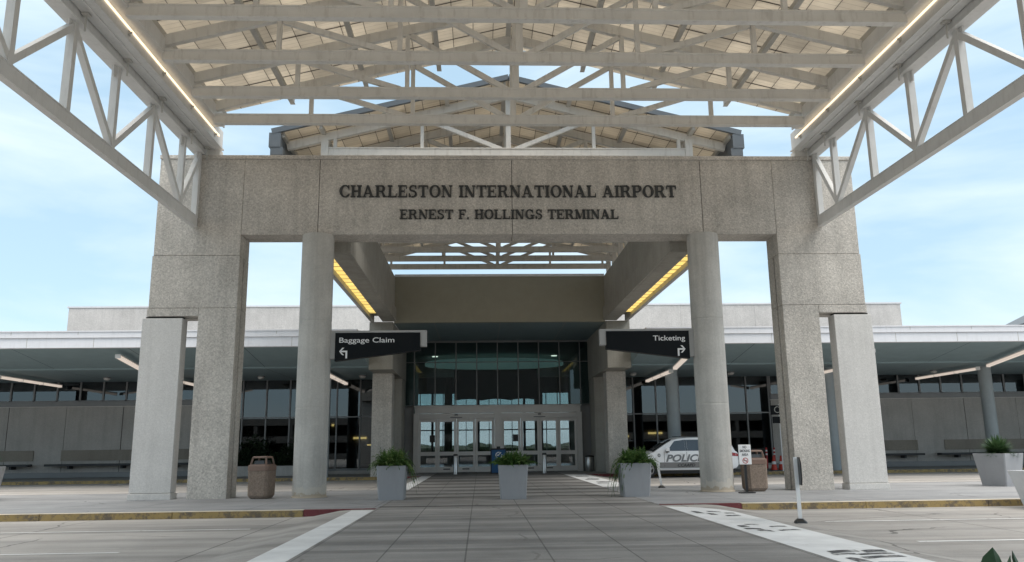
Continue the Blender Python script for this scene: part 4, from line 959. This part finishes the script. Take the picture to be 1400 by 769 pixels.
ws.add(vs_, fs_); ws.build('windscreen', M_CARGL, car, smooth=True)
rw = MB(); vs_, fs_ = [], []
for i in range(5):
    s = 5.18+.22*i/4; rf = lerp_tab(ROOF, s)
    for k in range(9): u = -1+2*k/8; vs_.append(CP(s+.02, u*green_y(s, rf-.05)*.9, rf+.004))
for i in range(4):
    for k in range(8): fs_.append((i*9+k, i*9+k+1, (i+1)*9+k+1, (i+1)*9+k))
rw.add(vs_, fs_); rw.build('rear_window', M_CARGL, car, smooth=True)
un = MB(); un.box(.25, 5.4, -.85, .85, .20, .55); un.box(.45, 1.6, -.80, .80, .4, 1.0); un.box(3.66, 4.86, -.80, .80, .4, 1.0); un.build('underbody', M_BLACK, car)
for s in WH:
    for e in (-1, 1):
        wl = MB(); y0, y1 = sorted((e*.80, e*1.0)); wl.lathe([(.30,y0),(WR-.02,y0),(WR,y0+.03),(WR,y1-.03),(WR-.02,y1),(.30,y1)], 32, (s, 0, .41), 'y'); w_ = wl.build('wheel', M_TYRE, car, smooth=True)
        rm_ = MB(); a, b = sorted((e*.93, e*.985)); rm_.lathe([(.29,a),(.29,b)], 28, (s,0,.41), 'y') if False else None
        for k in range(5):
            an = 2*math.pi*k/5+.3; rm_.beam((s+.05*math.cos(an), e*.98, .41+.05*math.sin(an)), (s+.29*math.cos(an), e*.98, .41+.29*math.sin(an)), .09, .05, (0,1,0))
        for q in ring(s, .41, .30, .30, .035, .035, 0, 360, 28): rm_.prism(q, lambda u, v, d: (u, e*.975+e*d, v), .03)
        rm_.lathe([(.08, min(e*.97, e*1.0)), (.08, max(e*.97, e*1.0))], 16, (s,0,.41), 'y'); rm_.build('rim', M_RIM, w_)
for e in (-1, 1):
    mi = MB(); y0, y1 = sorted((e*1.0, e*1.22)); mi.frus([[(1.92,y0,1.27),(2.10,y0,1.27),(2.10,y0,1.45),(1.96,y0,1.45)], [(1.93,y1,1.28),(2.08,y1,1.28),(2.08,y1,1.43),(1.98,y1,1.43)]]); mi.mi = 1; y0, y1 = sorted((e*1.0, e*1.2)); mi.box(1.94, 2.09, y0, y1, 1.215, 1.275); mi.build('mirror', [M_CARW, M_BLACK], car, bevel=.02)
    tl = MB(); vs_ = []
    for s in (5.22, 5.32, 5.42, 5.52, 5.59):
        for z in (1.02, 1.19): zz = z+(s-5.22)*.0-(.10 if z < 1.1 else .2)*(s-5.22); vs_.append(CP(s, e*(side_y(s, zz)+.012), zz))
    tl.add(vs_, [(i*2, i*2+2, i*2+3, i*2+1) for i in range(4)]); tl.build('tail_light', M_RED, car)
    hl_ = MB(); vs_ = []
    for s in (.02, .15, .3, .5):
        for z in (.84, 1.0): vs_.append(CP(s, e*(side_y(s, z)+.012), z))
    hl_.add(vs_, [(i*2, i*2+2, i*2+3, i*2+1) for i in range(3)]); hl_.build('headlight', M_HEADL, car)
    # grey lower stripe and pale rocker
    for z0, z1, mt, nm_ in ((.47, .74, M_CARG, 'stripe'), (.365, .43, M_WHITE, 'rocker_trim')):
        m_ = MB(); vs_ = []; q = [1.62+i*(3.74-1.62)/20 for i in range(21)]
        for s in q:
            for z in (z0, z1): vs_.append(CP(s, e*(side_y(s, z)+.016), z))
        m_.add(vs_, [(i*2, i*2+2, i*2+3, i*2+1) for i in range(20)]); m_.build(nm_, mt, car)
    for s in (1.86, 2.98, 4.05):
        m_ = MB(); zs = [.48+(1.23-.48)*i/8 for i in range(9)]; vs_ = []
        for z in zs: vs_ += [CP(s-.008, e*(side_y(s, z)+.006), z), CP(s+.008, e*(side_y(s, z)+.006), z)]
        m_.add(vs_, [(i*2, i*2+1, i*2+3, i*2+2) for i in range(8)]); m_.build('door_seam', M_DARK, car)
    for s in (2.78, 3.85):
        m_ = MB(); y0, y1 = sorted((e*1.0, e*1.045)); m_.box(s-.11, s+.11, y0, y1, 1.13, 1.16); m_.build('door_handle', M_CARW, car)
def car_text(e, body_, s0, wd, zb, h, mat, off, shear, lift=.012):
    f = (lambda u, v, d: CP(s0+u, -(side_y(s0+u, zb+v)+lift+d), zb+v)) if e < 0 else (lambda u, v, d: CP(s0+wd-u, side_y(s0+wd-u, zb+v)+lift+d, zb+v))
    text_obj('lettering', body_, wd, h, mat, car, f, off, shear, .003)
for e in (-1, 1):
    car_text(e, 'POLICE', 1.93, 1.92, .78, .34, M_LTGREY, .040, .3, .009); car_text(e, 'POLICE', 1.93, 1.92, .78, .34, M_DKGREY, .026, .3, .014)
    car_text(e, 'CCAAPD', 2.5, .86, .53, .15, M_LETTER, .015, .25, .024)
    m_ = MB(); m_.prism([(1.60+.075*math.cos(2*math.pi*i/20), 1.08+.09*math.sin(2*math.pi*i/20)) for i in range(20)], lambda u, v, d: CP(u, e*(side_y(u, v)+.006+d), v), .006); m_.build('emblem', M_DKGREY, car)
    m_ = MB(); m_.prism([(1.60+.035*math.cos(2*math.pi*i/20), 1.08+.045*math.sin(2*math.pi*i/20)) for i in range(20)], lambda u, v, d: CP(u, e*(side_y(u, v)+.013+d), v), .004); m_.build('emblem', M_LTGREY, car)
